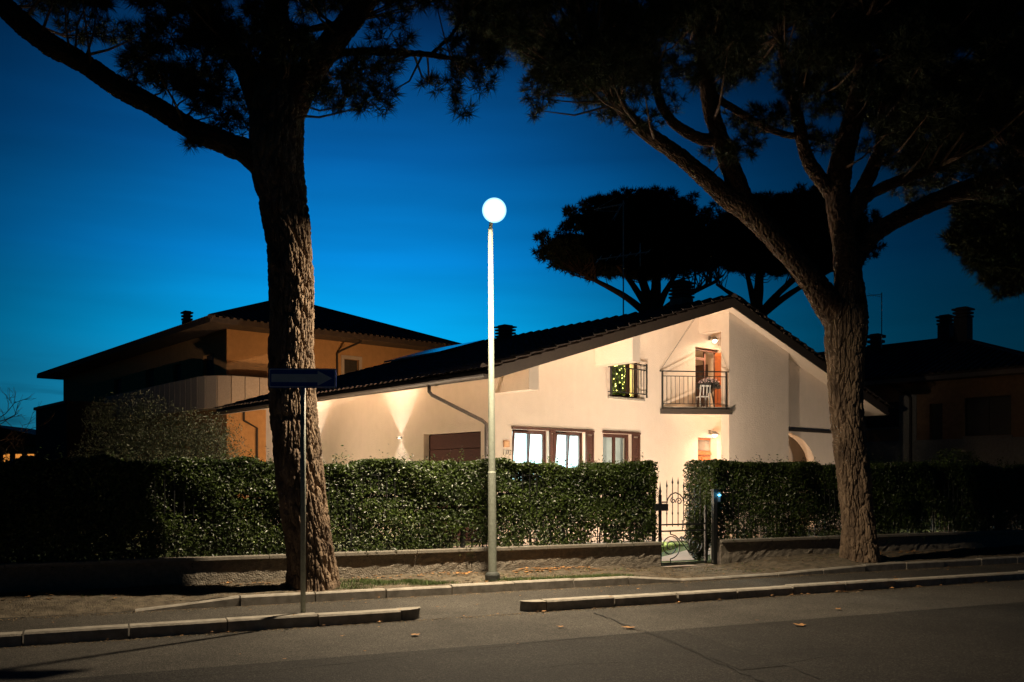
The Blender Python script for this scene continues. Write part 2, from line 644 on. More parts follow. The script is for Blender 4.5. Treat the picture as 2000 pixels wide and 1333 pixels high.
def gpx(px, py, z):
    d = F * (EYE - z) / (py - HOR)
    return Vector(((px - 1000) / F * d, d, z))


mb = MB()
mb.add([gpx(*p, 0.008) for p in ((1278, 1238), (1337, 1233), (1535, 1300), (1447, 1309))], [(0, 1, 2, 3)])
tag(mb.build('trench_patch', M_PATCH), kind='structure')


def crack(pts, w0, parts):
    g = np.random.default_rng(int(pts[0][0]))
    for i in range(len(pts) - 1):
        a, b = Vector(gpx(*pts[i], 0.011)), Vector(gpx(*pts[i + 1], 0.011))
        n = max(2, int((b - a).length / 0.12))
        sd = (b - a).cross(Vector((0, 0, 1))).normalized()
        L = []
        for k in range(n + 1):
            p = a.lerp(b, k / n) + sd * float(g.normal(0, 0.016)) * (0 < k < n)
            w = w0 * (0.3 + g.random())
            L += [p + sd * w, p - sd * w]
        parts.add(L, [(2 * k, 2 * k + 1, 2 * k + 3, 2 * k + 2) for k in range(n)])


mb = MB()
crack([(1160, 1196), (1230, 1224), (1280, 1240), (1440, 1309), (1520, 1345)], 0.012, mb)
crack([(1337, 1233), (1420, 1262), (1535, 1300), (1600, 1325)], 0.008, mb)
crack([(1440, 1309), (1600, 1282), (1800, 1262), (1960, 1240)], 0.005, mb)
crack([(1000, 1310), (1120, 1296), (1300, 1290)], 0.005, mb)
crack([(1062, 1163), (1075, 1170), (1085, 1176)], 0.006, mb)
crack([(0, 1345), (560, 1306), (1000, 1258), (1340, 1228), (1700, 1198), (2000, 1178)], 0.006, mb)
tag(mb.build('road_cracks', M_CRACK), kind='structure')


def kerb_top(u):
    """height of the inner kerb: flush at its far left end, dropped in front of the gate"""
    if u < 1.4:
        return 0.012 + 0.118 * max(0, min(1, (u - 0.3) / 1.0))
    if u < 7.6 or u > 12.8:
        return 0.13
    if u < 8.6:
        return 0.13 - 0.085 * (u - 7.6)
    if u < 10.4:
        return 0.045
    return 0.045 + 0.085 * (u - 10.4) / 2.4


def kerb_stone(u0, u1, v0, v1, h0, h1, parent, g=0.008):
    g = random.uniform(.005, .014)
    b = MB()
    f = 0.02
    u0 += g
    u1 -= g
    dz = random.uniform(-0.008, 0.008)
    dv = random.uniform(-0.01, 0.01)
    pr = lambda u, h: [RD(u, v0 + dv, -0.05), RD(u, v0 + dv, h + dz - f), RD(u, v0 + f + dv, h + dz), RD(u, v1 + dv, h + dz), RD(u, v1 + dv, -0.05)]
    b.add(pr(u0, h0) + pr(u1, h1), [(4, 3, 2, 1, 0), (5, 6, 7, 8, 9)] + [(i, i + 1, i + 6, i + 5) for i in range(4)])
    return b.build('kerb_stone', M_KERB, parent)


kb = tag(MB().add([RD(-0, 12.55, -0.02), RD(40, 12.55, -0.02), RD(40, 12.65, -0.02), RD(0, 12.65, -0.02)], [(0, 1, 2, 3)]).build('kerb', M_KERB), kind='structure')
for k in range(0, 30):
    u0 = 0.6 + k - 0.3 * (k == 0)
    kerb_stone(u0, 1.6 + k, 12.52, 12.66, max(kerb_top(u0), 0.02), max(kerb_top(1.6 + k), 0.02), kb)
kb2 = tag(MB().add([RD(-8, 10.47, -0.02), RD(3.3, 10.47, -0.02), RD(3.3, 10.6, -0.02), RD(-8, 10.6, -0.02)], [(0, 1, 2, 3)]).build('kerb', M_KERB), kind='structure')
for k in range(-7, 3):
    kerb_stone(k + 0.2, k + 1.2, 10.45, 10.63, 0.13, 0.13, kb2)
kb3 = tag(MB().add([RD(5.3, 10.47, -0.02), RD(30, 10.47, -0.02), RD(30, 10.6, -0.02), RD(5.3, 10.6, -0.02)], [(0, 1, 2, 3)]).build('kerb', M_KERB), kind='structure')
for k in range(0, 22):
    kerb_stone(5.12 + k, 6.12 + k, 10.45, 10.63, 0.13, 0.13, kb3)


def kerb_nose(u, sgn, par):
    b = MB()
    n = 8
    pts = [(u, 10.45)] + [(u + sgn * 0.30 * math.sin(math.pi * i / (2 * n)), 10.45 + 0.20 * (1 - math.cos(math.pi * i / (2 * n)))) for i in range(1, n + 1)] + [(u, 10.65)]
    b.prism(pts, lambda x, y: RD(x, y, -0.05), lambda x, y: RD(x + (u - x) * 0.07, y, 0.128))
    b.build('kerb_stone', M_KERB, par, bevel=0.012)


kerb_nose(3.2, 1, kb2)
kerb_nose(5.12, -1, kb3)

# verge between the inner kerb and the garden wall
us = np.linspace(-14, 36, 301)
vs = np.linspace(12.60, 14.6, 25)
uu, vv = np.meshgrid(us, vs)
kt = np.vectorize(kerb_top)(us)
side = np.clip((vv - 12.60) / 0.5, 0, 1)
hh = (kt[None, :] - 0.008) * (1 - side) + side * np.where((uu > 8.4) & (uu < 11.2), 0.055, 0.12)
hh += 0.014 * np.sin(uu * 3.1 + vv * 4) * side + 0.012 * np.sin(uu * 7.3 - vv * 6) * side
hh += rng.normal(0, 0.006, hh.shape) * side + 0.035 * np.clip((vv - 13.6) / 0.6, 0, 1) * np.where(uu > 11.5, 1.6, 0.4)
hh += 0.10 * np.exp(-(((uu - 13.0) / 0.9) ** 2 + ((vv - 13.35) / 0.5) ** 2)) + 0.06 * np.exp(-(((uu - 2.74) / 0.7) ** 2 + ((vv - 13.3) / 0.5) ** 2))
idx = np.arange(uu.size).reshape(uu.shape)
Vv = np.stack([CR * uu - SR * vv, SR * uu + CR * vv, hh], -1)
Qv = np.stack([idx[:-1, :-1], idx[:-1, 1:], idx[1:, 1:], idx[1:, :-1]], -1).reshape(-1, 4)
tag(build_np('verge', Vv, Qv, M_SOIL, smooth=True), kind='structure')


def verge_h(u, v):
    i = int(np.clip((u + 14) / 50 * 300, 0, 299))
    j = int(np.clip((v - 12.6) / 2.0 * 24, 0, 23))
    return float(hh[j, i])


# the garden behind the wall: lawn, the path to the door and paved strip along the house
sheet('lawn', [(-20, 14.32), (32, 14.32), (32, 60), (-20, 60)], 0.10, M_LAWN)
sheet('gate_threshold', [(9.3, 14.12), (10.46, 14.12), (10.46, 14.8), (9.3, 14.8)], 0.075, M_PATH)
HA = math.atan2(0.6456, 0.7637)
HOUSE = Vector((-0.47, 22.0, 0.0))


def HW(t, s, z=0.0):
    """house coordinates (t along the gable, s along the garage side) to world"""
    return Vector((HOUSE.x + 0.7637 * t - 0.6456 * s, HOUSE.y + 0.6456 * t + 0.7637 * s, z))


mb = MB()
mb.add([HW(t, s, 0.115) for t, s in ((-1.6, -2.2), (16.5, -2.2), (16.5, 0.0), (-1.6, 0.0))], [(0, 1, 2, 3)])
mb.add([RD(9.3, 14.8, 0.112), RD(10.46, 14.8, 0.112), HW(8.2, -2.2, 0.112), HW(6.6, -2.2, 0.112)], [(0, 1, 2, 3)])
tag(mb.build('path', M_PATH), kind='structure')

# ------------------------------------------------------------------ the white house
house = thing('house', 'white plastered gabled house with warm wall lamps, brown shutters and a small balcony', 'house', HOUSE, HA)
EAVE, SL = 3.90, 0.303
PK = 7.68


def soff(t):
    return EAVE + SL * (PK + 1.2) - SL * abs(t - PK)


y0r, y1r = -1.40, 13.9          # roof runs from the front verge to the back
# --- walls
fy = lambda a, z, d_: (a, d_, z)            # gable wall: a along the wall, depth into the house
fx = lambda a, z, d_: (d_, a, z)
GAR = (0.46, 2.92, 0.0, 2.88)
WIN = [(0.615, 2.02, 1.5, 2.92), (2.33, 3.10, 1.5, 2.92), (3.82, 4.94, 1.5, 2.92)]
WIN[0] = (0.62, 1.84, 1.5, 2.92)
WIN[1] = (2.05, 3.14, 1.5, 2.92)
FWIN = (4.10, 5.30, 3.92, 5.35)
BDOOR = (7.75, 8.90, 3.72, 5.62)
EDOOR = (7.87, 8.78, 0.5, 2.93)
wall2d(MB(), 0.30, 15.06, soff, WIN + [FWIN, BDOOR, EDOOR], 0.0, fy, 0.30, (PK,)).build('wall', M_PLAST, house)
mb = MB()
wall2d(mb, 0.0, 12.5, lambda a: soff(0.0), [GAR], 0.0, fx, 0.30)
mb.build('wall', M_PLAST, house)
MB().box(15.06, 15.36, -0.54, 12.5, 0, soff(15.36)).build('wall', M_PLAST, house)
mb = MB()
wall2d(mb, 0.30, 15.06, soff, [], 0.0, lambda a, z, d_: (a, 12.2 + d_, z), 0.30, (PK,))
mb.build('wall', M_PLAST, house)
# the forward screen wall on the right half and the set back wall with the quarter arch beside it
mb = MB()
mb.prism([(7.90, 0), (10.93, 0), (10.93, soff(10.93)), (7.90, soff(7.90))], lambda t, z: (t, -1.10, z), lambda t, z: (t, -0.82, z))
mb.build('wall', M_PLAST, house)
mb = MB()
mb.prism([(10.935, 3.27), (15.36, 3.27), (15.36, soff(15.36)), (10.935, soff(10.935))], lambda t, z: (t, -0.82, z), lambda t, z: (t, -0.54, z))
mb.build('wall', M_PLAST, house)
arch = [(11.10 + 1.85 * math.sin(R(a)), 2.0 + 1.18 * math.cos(R(a))) for a in range(0, 91, 6)]
arch[0] = (11.10, 3.18)
poly = [(10.935, 0), (11.10, 0)] + arch + [(12.95, 0), (15.36, 0), (15.36, 3.2), (10.935, 3.2)]
mb = MB()
mb.prism(poly, lambda t, z: (t, -0.80, z), lambda t, z: (t, -0.52, z))
mb.build('wall', M_PLAST, house)
MB().box(10.94, 15.40, -0.92, -0.5, 3.2, 3.27).build('ledge', M_DARKW, house)
# --- purlins carrying the verge and the ridge beam over the balcony
for (t0, t1, zb, ya) in ((0.0, 0.30, 3.76, -1.34), (3.52, 3.82, 4.70, -1.34), (7.905, 8.2, 6.02, -0.815)):
    yb = -0.003
    mb = MB()
    mb.prism([(t0, zb), (t1, zb), (t1, soff(t1) - 0.002), (t0, soff(t0) - 0.002)], lambda t, z: (t, ya, z), lambda t, z: (t, yb, z))
    mb.build('purlin', M_PLAST, house)
# --- roof
roof = MB()
for sg in (-1, 1):
    te, tp = (-1.2, PK) if sg < 0 else (2 * PK + 1.2, PK)
    roof.prism([(te, soff(te) + 0.02), (tp, soff(tp) + 0.02), (tp, soff(tp) + 0.22), (te, soff(te) + 0.22)], lambda t, z: (t, y0r + 0.03, z), lambda t, z: (t, y1r, z))
roof = roof.build('roof', M_DARKW, house)
sf = MB()
for sg in (-1, 1):
    te, tp = (-1.18, PK) if sg < 0 else (2 * PK + 1.18, PK)
    sf.prism([(te, soff(te)), (tp, soff(tp)), (tp, soff(tp) + 0.018), (te, soff(te) + 0.018)], lambda t, z: (t, y0r + 0.035, z), lambda t, z: (t, y1r - 0.01, z))
sf.build('soffit', M_SOFF, roof)
for te in (-1.22, 2 * PK + 1.22):
    mb = MB()
    mb.prism([(te, soff(te) - 0.012), (PK, soff(PK) - 0.012), (PK, soff(PK) + 0.27), (te, soff(te) + 0.27)], lambda t, z: (t, y0r - 0.005, z), lambda t, z: (t, y0r + 0.028, z))
    mb.build('verge_board', M_DARKW, roof)


def tile_field(te, tp, ya, yb, z_of, col=0.235, course=0.40, rise=0.055):
    """curved clay tiles, courses stepping down the slope, as real relief"""
    n = int((yb - ya) / col)
    ys = []
    for i in range(n):
        for k in range(6):
            ys.append((ya + (i + k / 6) * (yb - ya) / n, abs(math.sin(math.pi * k / 6)) ** 0.7 * rise))
    L = abs(tp - te)
    m = int(L / course)
    rows = []
    for j in range(m):
        for (f, lift) in ((0.0, 0.030), (0.999, 0.004)):
            rows.append((te + (tp - te) * (j + f) / m, lift))
    V, Q = [], []
    jit = rng.normal(0, 0.006, (m, n))
    for a, (t, lift) in enumerate(rows):
        for b, (y, h) in enumerate(ys):
            V.append((t + jit[a // 2, b // 6] * 2, y, z_of(t) + h + lift + jit[a // 2, b // 6]))
    w = len(ys)
    for a in range(len(rows) - 1):
        for b in range(w - 1):
            Q.append((a * w + b, a * w + b + 1, (a + 1) * w + b + 1, (a + 1) * w + b))
    return V, Q


for (te, tp) in ((-1.32, PK - 0.06), (2 * PK + 1.32, PK + 0.06)):
    V, Q = tile_field(te, tp, y0r - 0.05, y1r + 0.05, lambda t: soff(t) + 0.235)
    tag(build_np('roof_tile', V, Q, M_TILE, roof), kind='stuff')
mb = MB()
n = 8
pr = [(0.15 * math.cos(math.pi * k / n), 0.11 * math.sin(math.pi * k / n)) for k in range(n + 1)]
mb.add([(x, -0.23, z * 1.12 + 0.03) for x, z in pr] + [(x * 0.86, 0.23, z * 0.86) for x, z in pr], [(k, k + 1, n + 2 + k, n + 1 + k) for k in range(n)] + [tuple(range(n + 1)), tuple(range(2 * n + 1, n, -1))])
me = mb.mesh('ridge_tile', M_TILE)
y = y0r + 0.18
while y < y1r:
    o = link('ridge_tile', me, roof)
    o.location = (PK, y, soff(PK) + 0.225 + random.uniform(-0.008, 0.008))
    y += 0.415
# verge cover tiles up the front rake
vt = MB()
vt.add([(-0.24, x * 0.75, z * 0.8 + 0.03) for x, z in pr] + [(0.24, x * 0.7, z * 0.62) for x, z in pr], [(k, k + 1, n + 2 + k, n + 1 + k) for k in range(n)] + [tuple(range(n + 1)), tuple(range(2 * n + 1, n, -1))])
vme = vt.mesh('verge_tile', M_TILE)
for sg in (-1, 1):
    t = -1.15
    while t < PK - 0.2:
        o = link('verge_tile', vme, roof)
        tt = t if sg < 0 else 2 * PK - t
        o.location = (tt, y0r - 0.01, soff(tt) + 0.285)
        o.rotation_euler = (0, -math.atan(SL) if sg < 0 else math.atan(SL), 0 if sg < 0 else math.pi)
        if sg > 0:
            o.rotation_euler = (0, -math.atan(SL), math.pi)
        t += 0.42
# gutters and the bent downpipe to the corner
for te in (-1.30, 2 * PK + 1.30):
    gp = [(te + 0.075 * math.cos(a), EAVE + 0.11 + 0.085 * math.sin(a)) for a in np.linspace(math.pi, 2 * math.pi, 9)]
    mb = MB()
    mb.add([(x, y0r + 0.02, z) for x, z in gp] + [(x, y1r, z) for x, z in gp], [(k, k + 1, 10 + k, 9 + k) for k in range(8)] + [tuple(range(9)), tuple(range(17, 8, -1))])
    mb.build('gutter', M_DARKW, roof, smooth=False)
mb = MB()
mb.tube([(-1.30, 0.81, 3.95), (-1.30, 0.81, 3.78), (-1.24, 0.78, 3.70), (-0.14, 0.20, 3.10), (-0.07, 0.16, 3.02), (-0.07, 0.16, 2.9), (-0.07, 0.16, 0.1)], 0.045, 10)
mb.build('downpipe', M_DARKW, house, smooth=True)
# solar panels by the ridge at the back
for k in range(3):
    mb = MB()
    ya, yb = 9.55 + k * 1.28, 9.55 + k * 1.28 + 1.2
    mb.prism([(5.3, soff(5.3) + 0.36), (7.35, soff(7.35) + 0.36), (7.35, soff(7.35) + 0.42), (5.3, soff(5.3) + 0.42)], lambda t, z: (t, ya, z), lambda t, z: (t, yb, z))
    mb.build('solar_panel', mat('panel_glass', (0.02, 0.03, 0.05), None, 3, 0.12, spec=0.9), roof)


def chimney(name, x, y, zb, w, body, capz, parent, bm, cm, slats=4):
    c = MB().box(x - w / 2, x + w / 2, y - w / 2, y + w / 2, zb, body).build(name, bm, parent)
    cp = MB()
    hgt = (capz - body) / (slats + 1)
    cp.box(x - w * 0.36, x + w * 0.36, y - w * 0.36, y + w * 0.36, body - 0.01, capz - 0.06)
    for k in range(slats):
        z = body + hgt * (k + 0.15)
        cp.box(x - w * 0.56, x + w * 0.56, y - w * 0.56, y + w * 0.56, z, z + hgt * 0.55)
    cp.box(x - w * 0.62, x + w * 0.62, y - w * 0.62, y + w * 0.62, capz - hgt * 0.8, capz - 0.05)
    cp.box(x - w * 0.4, x + w * 0.4, y - w * 0.4, y + w * 0.4, capz - 0.045, capz)
    cp.build('chimney_cap', cm, c)
    return c


chimney('chimney', PK + 0.35, 0.75, 6.3, 0.50, 7.18, 7.72, roof, M_GREYP, M_DARKW)
chimney('chimney', PK + 0.2, 8.98, 6.3, 0.50, 6.95, 7.42, roof, M_DARKW, M_DARKW, 3)

# --- garage door of five boards
gd = MB().box(0.20, 0.24, GAR[0] + 0.002, GAR[1] - 0.002, 0.1, GAR[3] - 0.002).build('garage_door', M_GARAGE, house)
for k in range(7):
    MB().box(0.165, 0.199, GAR[0] + 0.012, GAR[1] - 0.012, 0.12 + k * 0.392, 0.12 + k * 0.392 + 0.378).build('panel', M_GARAGE, gd, bevel=0.006)
# --- up and down wall lamps on the garage side
for s in (4.0, 8.76):
    sc = MB()
    sc.box(-0.012, -0.001, s - 0.04, s + 0.04, 2.78, 2.86)
    sc.box(-0.12, -0.013, s - 0.06, s + 0.06, 2.805, 2.835)
    sc = sc.build('wall_lamp', mat('lamp_steel', (0.28, 0.27, 0.26), None, 10, 0.4, metal=0.6), house)
    for dz_, rx in ((0.032, math.pi), (-0.032, 0)):
        lens = MB()
        lens.tube([(-0.07, s, 2.82 + dz_ * 0.50), (-0.07, s, 2.82 + dz_ * 0.72)], 0.036, 12)
        lens.build('lens', mat('lamp_lens', (1, 1, 1), None, 1, 0.5, emit=((1, 0.85, 0.65), 25)), sc)
        lamp('SPOT', 'wall_lamp_light', (-0.06, s, 2.82 + dz_), P_SCONCE, (1, 0.86, 0.70), sc, (rx, 0, 0), spot_size=R(84), spot_blend=1.0, shadow_soft_size=0.04)


def casement(par, t0, t1, z0, z1, y, fw=0.042, m=M_WOOD, gl=M_GLASS, hinge=0.0):
    """one window leaf; hinge tilts it inwards at the top"""
    c = MB()
    tilt = lambda z: y + (z - z0) * math.tan(hinge)
    for (a, b, p, q) in ((t0, t0 + fw, z0, z1), (t1 - fw, t1, z0, z1), (t0 + fw, t1 - fw, z0, z0 + fw), (t0 + fw, t1 - fw, z1 - fw, z1)):
        c.prism([(a, p), (b, p), (b, q), (a, q)], lambda t, z: (t, tilt(z), z), lambda t, z: (t, tilt(z) + 0.05, z))
    c = c.build('casement', m, par)
    g = MB()
    g.add([(t0 + fw, tilt(z0 + fw) + 0.025, z0 + fw), (t1 - fw, tilt(z0 + fw) + 0.025, z0 + fw), (t1 - fw, tilt(z1 - fw) + 0.025, z1 - fw), (t0 + fw, tilt(z1 - fw) + 0.025, z1 - fw)], [(0, 1, 2, 3)])
    g.build('pane', gl, par)
    return c


def window(o, y=0.10, sill=True, tilted=False, rail=0.05):
    t0, t1, z0, z1 = o
    f = MB()
    e = 0.002
    f.box(t0 + e, t0 + rail, y, y + 0.08, z0 + e, z1 - e)
    f.box(t1 - rail, t1 - e, y, y + 0.08, z0 + e, z1 - e)
    f.box(t0 + rail, t1 - rail, y + 0.001, y + 0.079, z1 - rail, z1 - e)
    f.box(t0 + rail, t1 - rail, y + 0.001, y + 0.079, z0 + e, z0 + rail)
    w = f.build('window', M_WOOD, house)
    mid = (t0 + t1) / 2
    casement(w, t0 + rail + 0.003, mid - 0.002, z0 + rail + 0.004, z1 - rail - 0.004, y + 0.015, hinge=R(-5) if tilted else 0)
    casement(w, mid + 0.002, t1 - rail - 0.003, z0 + rail + 0.004, z1 - rail - 0.004, y + 0.014)
    if sill:
        MB().box(t0 - 0.05, t1 + 0.05, -0.05, 0.09, z0 - 0.04, z0 + 0.0015).build('sill', M_CAP, w)
    return w


def shutter(par, t0, t1, z0, z1, y, slats=18):
    s = MB()
    s.box(t0, t0 + 0.05, y, y + 0.035, z0, z1)
    s.box(t1 - 0.05, t1, y, y + 0.035, z0, z1)
    for zz in (z0, (z0 + z1) / 2 - 0.03, z1 - 0.06):
        s.box(t0 + 0.05, t1 - 0.05, y + 0.001, y + 0.034, zz, zz + 0.06)
    for k in range(slats):
        z = z0 + 0.07 + (z1 - z0 - 0.15) * k / slats
        s.obox(((t0 + t1) / 2, y + 0.017, z + 0.02), ((t1 - t0) / 2 - 0.051, 0, 0), (0, 0.006, -0.034), (0, 0.002, 0.001))
    return s.build('shutter', M_WOOD, par)


w1 = window(WIN[0], tilted=True)
w2 = window(WIN[1], tilted=True)
w3 = window(WIN[2])
shutter(w1, 1.85, 2.04, 1.5, 2.92, -0.045)
shutter(w2, 3.15, 3.44, 1.5, 2.92, -0.045)
shutter(w3, 4.95, 5.27, 1.5, 2.92, -0.045)
for (a, b, w) in ((0.60, 3.46, w1), (3.80, 5.29, w3)):
    MB().box(a, b, -0.05, -0.002, 2.925, 2.975).build('head_board', M_WOOD, w)


def room(t0, t1, y1, z0, z1, m, name='room'):
    b = MB()
    vs = [(t, y, z) for z in (z0, z1) for y in (0.302, y1) for t in (t0, t1)]
    b.add(vs, [(0, 1, 3, 2), (4, 6, 7, 5), (2, 3, 7, 6), (0, 2, 6, 4), (1, 5, 7, 3)])
    return b.build(name, m, house)


k_ = room(0.36, 3.55, 3.2, 0.5, 3.15, M_ROOMW)
lamp('AREA', 'kitchen_light', (1.9, 1.6, 3.1), P_KITCHEN, (0.62, 0.95, 1.0), k_, (0, 0, 0), shape='RECTANGLE', size=2.2, size_y=1.2)
cb = MB().box(1.2, 3.2, 2.7, 3.19, 0.5, 1.4)
cb.build('cupboard', M_PLASTIC, k_)
pl = MB()
pl.tube([(1.62, 2.0, 3.14), (1.62, 2.0, 2.6)], 0.01, 6)
pl.lathe([(0.02, 2.62), (0.16, 2.45), (0.17, 2.43), (0.0, 2.43)], (1.62, 2.0, 0), 12)
pl.build('pendant_lamp', mat('pendant_grey', (0.18, 0.30, 0.34), None, 4, 0.5), k_)
k2 = room(3.62, 5.6, 3.6, 0.5, 3.15, M_ROOMW)
lamp('AREA', 'room_light', (4.8, 2.2, 3.05), 20, (1.0, 0.86, 0.66), k2, (0, 0, 0), shape='DISK', size=0.5)
fr = MB().box(4.2, 4.9, 2.2, 2.9, 0.5, 2.35)
fr.build('cupboard', mat('dark_cupboard', (0.05, 0.06, 0.08), None, 3, 0.4), k2)
k3 = room(3.7, 6.4, 3.4, 3.72, 5.5, M_ROOMY)
lamp('AREA', 'bedroom_light', (5.6, 1.8, 5.42), 130, (1.0, 0.80, 0.42), k3, (0, 0, 0), shape='DISK', size=0.4)
k4 = room(7.0, 10.2, 3.6, 3.72, 5.75, M_PLAST)
lamp('AREA', 'landing_light', (8.4, 1.6, 5.7), 20, (1.0, 0.70, 0.42), k4, (0, 0, 0), shape='DISK', size=0.4)
MB().box(9.6, 10.3, 3.50, 3.58, 3.72, 5.35).build('inner_door', mat('inner_door_wood', (0.06, 0.03, 0.018), None, 4, 0.5), k4)
MB().box(10.13, 10.19, 1.42, 1.95, 3.72, 5.42).build('inner_door', mat('inner_door_wood', (0.06, 0.03, 0.018), None, 4, 0.5), k4)

# french window with its iron rail
f = MB()
t0, t1, z0, z1 = FWIN
f.box(t0 + .002, t0 + .06, .10, .18, z0 + .002, z1 - .002)
f.box(t1 - .06, t1 - .002, .10, .18, z0 + .002, z1 - .002)
f.box(t0 + .06, t1 - .06, .101, .179, z1 - .06, z1 - .002)
f.box(t0 + .06, t1 - .06, .101, .179, z0 + .002, z0 + .07)
fw = f.build('window', M_WOOD, house)
casement(fw, t0 + .063, t0 + .20, z0 + .074, z1 - .064, .115)
casement(fw, t1 - .42, t1 - .30, z0 + .074, z1 - .064, .114)
rl = MB()
for z in (4.05, 4.72, 4.86):
    rl.bar((4.02, -0.12, z), (5.46, -0.12, z), 0.028)
    for t in (4.02, 5.46):
        rl.bar((t, -0.12, z), (t, 0.0, z), 0.022)
rl.bar((4.03, -0.12, 3.95), (4.03, -0.12, 4.90), 0.034)
rl.bar((5.45, -0.12, 3.95), (5.45, -0.12, 4.90), 0.034)
rl = rl.build('railing', M_IRON, house)
bme = MB().box(-0.008, 0.008, -0.008, 0.008, 0, 0.66).mesh('baluster', M_IRON)
for k in range(11):
    o = link('baluster', bme, rl)
    o.location = (4.03 + (k + 1) * 1.42 / 12, -0.12, 4.055)
MB().box(4.0, 5.45, -0.06, 0.095, 3.87, 3.921).build('sill', M_CAP, fw)

# balcony: a wedge of floor between the gable wall and the screen wall
mb = MB()
mb.prism([(6.22, -0.004), (7.90, -1.10), (7.90, -0.815), (10.92, -0.815), (10.92, -0.004)], lambda t, y: (t, y, 3.57), lambda t, y: (t, y, 3.70))
bal = mb.build('balcony', M_PLAST, house)
mb = MB()
a, b = Vector((6.14, -0.02, 3.62)), Vector((7.92, -1.19, 3.62))
mb.bar(a, b, 0.06, 0.15)
mb.build('edge_beam', M_DARKW, bal)
mb = MB()
mb.prism([(6.22, -0.02), (7.90, -1.12), (7.90, -0.83), (6.4, -0.02)], lambda t, y: (t, y, 3.702), lambda t, y: (t, y, 3.76))
mb.build('floor_edge', M_CAP, bal)
pa, pb = Vector((6.20, -0.05, 3.6)), Vector((7.78, -1.09, 3.6))
rl = MB()
up = Vector((0, 0, 1))
rl.bar(pa, pa + up * 1.16, 0.04)
rl.bar(pb, pb + up * 1.16, 0.04)
ext = (pb - pa).normalized() * 0.08
rl.bar(pa - ext + up * 1.17, pb + ext + up * 1.17, 0.035, 0.03)
rl.bar(pa + up * 1.03, pb + up * 1.03, 0.02)
rl.bar(pa + up * 0.24, pb + up * 0.24, 0.02)
rl = rl.build('railing', M_IRON, bal)
bm2 = MB().box(-0.005, 0.005, -0.005, 0.005, 0, 0.79).mesh('baluster', M_IRON)
for k in range(1, 15):
    o = link('baluster', bm2, rl)
    o.location = pa.lerp(pb, k / 15) + up * 0.245
# washing lines from the rail to the eaves
mb = MB()
for q in ((6.6, -0.9, soff(6.6) - 0.01), (6.95, -0.7, soff(6.95) - 0.01)):
    mb.tube([pa - ext + up * 1.16, q], 0.003, 4)
mb.tube([pb + ext + up * 1.16, (7.88, -0.6, 5.9)], 0.003, 4)
mb.build('cable', M_IRON, bal)


def hood_lamp(t, z, y, power, col, drop=0.0):
    b = MB()
    b.box(t - 0.05, t + 0.05, y - 0.012, y - 0.002, z - 0.06, z + 0.06)
    b.tube([(t, y - 0.01, z), (t, y - 0.16, z + 0.02), (t, y - 0.2, z - 0.01)], 0.014, 8)
    b.lathe([(0.03, 0.02), (0.05, 0.0), (0.15, -0.07), (0.155, -0.08), (0.14, -0.075), (0.04, -0.01)], (t, y - 0.2, z), 16)
    b = b.build('wall_lamp', mat('hood_enamel', (0.22, 0.19, 0.15), None, 6, 0.4), house)
    gl = MB().lathe([(0.015, 0.05), (0.055, 0.03), (0.075, 0), (0.055, -0.045), (0.015, -0.065)], (t, y - 0.2, z - 0.10), 14)
    gl.build('bulb', mat('bulb_glow', (1, 1, 1), None, 1, 0.5, emit=((1, 0.86, 0.62), 40)), b, smooth=True)
    lamp('AREA', 'wall_lamp_light', (t, y - 0.2, z - 0.175), power, col, b, (0, 0, 0), shape='DISK', size=0.14)


hood_lamp(8.42, 3.10, 0.0, P_ENTRY, WARM)
hood_lamp(8.42, 5.93, 0.0, P_BALC, WARM)
# a second porch lamp, added out of sight behind the screen wall
pb_ = MB()
pb_.tube([(10.2, -0.09, 2.5), (10.2, -0.09, 2.7)], 0.05, 12)
pb_.box(10.15, 10.25, -0.04, -0.002, 2.52, 2.68)
pb_ = pb_.build('wall_lamp', mat('hood_enamel', (0.22, 0.19, 0.15)), house)
lamp('POINT', 'wall_lamp_light', (10.2, -0.32, 2.35), 60, WARM, pb_, shadow_soft_size=0.06)

# front door with raised panels
ed = MB().box(EDOOR[0] + .002, EDOOR[1] - .002, .24, .29, EDOOR[2], EDOOR[3] - .002).build('door', M_WOOD2, house)
for (a, b) in ((0.09, 0.43), (0.48, 0.82)):
    for (p, q) in ((0.15, 0.95), (1.05, 1.85)):
        MB().box(EDOOR[0] + a, EDOOR[0] + b, .215, .239, EDOOR[2] + p, EDOOR[2] + q).build('panel', M_WOOD2, ed, bevel=0.02)
MB().box(EDOOR[0] + .004, EDOOR[1] - .004, .20, .239, EDOOR[2] + 1.92, EDOOR[2] + 2.0).build('rail', M_WOOD2, ed)
MB().box(EDOOR[0] + .05, EDOOR[1] - .05, .225, .239, EDOOR[2] + 2.05, EDOOR[3] - .06).build('upper_panel', mat('panel_shade', (0.05, 0.04, 0.035), None, 3, 0.15), ed)  # dark colour stands for the shade in the door recess
# balcony door: one leaf open
bd = MB()
t0, t1, z0, z1 = BDOOR
bd.box(t0 + .002, t0 + .07, .08, .16, z0 + .04, z1 - .002)
bd.box(t1 - .07, t1 - .002, .08, .16, z0 + .04, z1 - .002)
bd.box(t0 + .07, t1 - .07, .081, .159, z1 - .08, z1 - .002)
bd = bd.build('door', M_WOOD, house)
lf = MB()
lf.box(t1 - .115, t1 - .072, -0.42, 0.075, z0 + .05, z1 - .10)
lf.build('open_leaf', M_WOOD2, bd)
lf = MB()
lf.box(t0 + .62, t0 + .69, .16, .2, z0 + .04, z1 - .085)
lf.box(t0 + .07, t0 + .62, .16, .2, z1 - .35, z1 - .27)
lf.build('inner_frame', M_WOOD, bd)

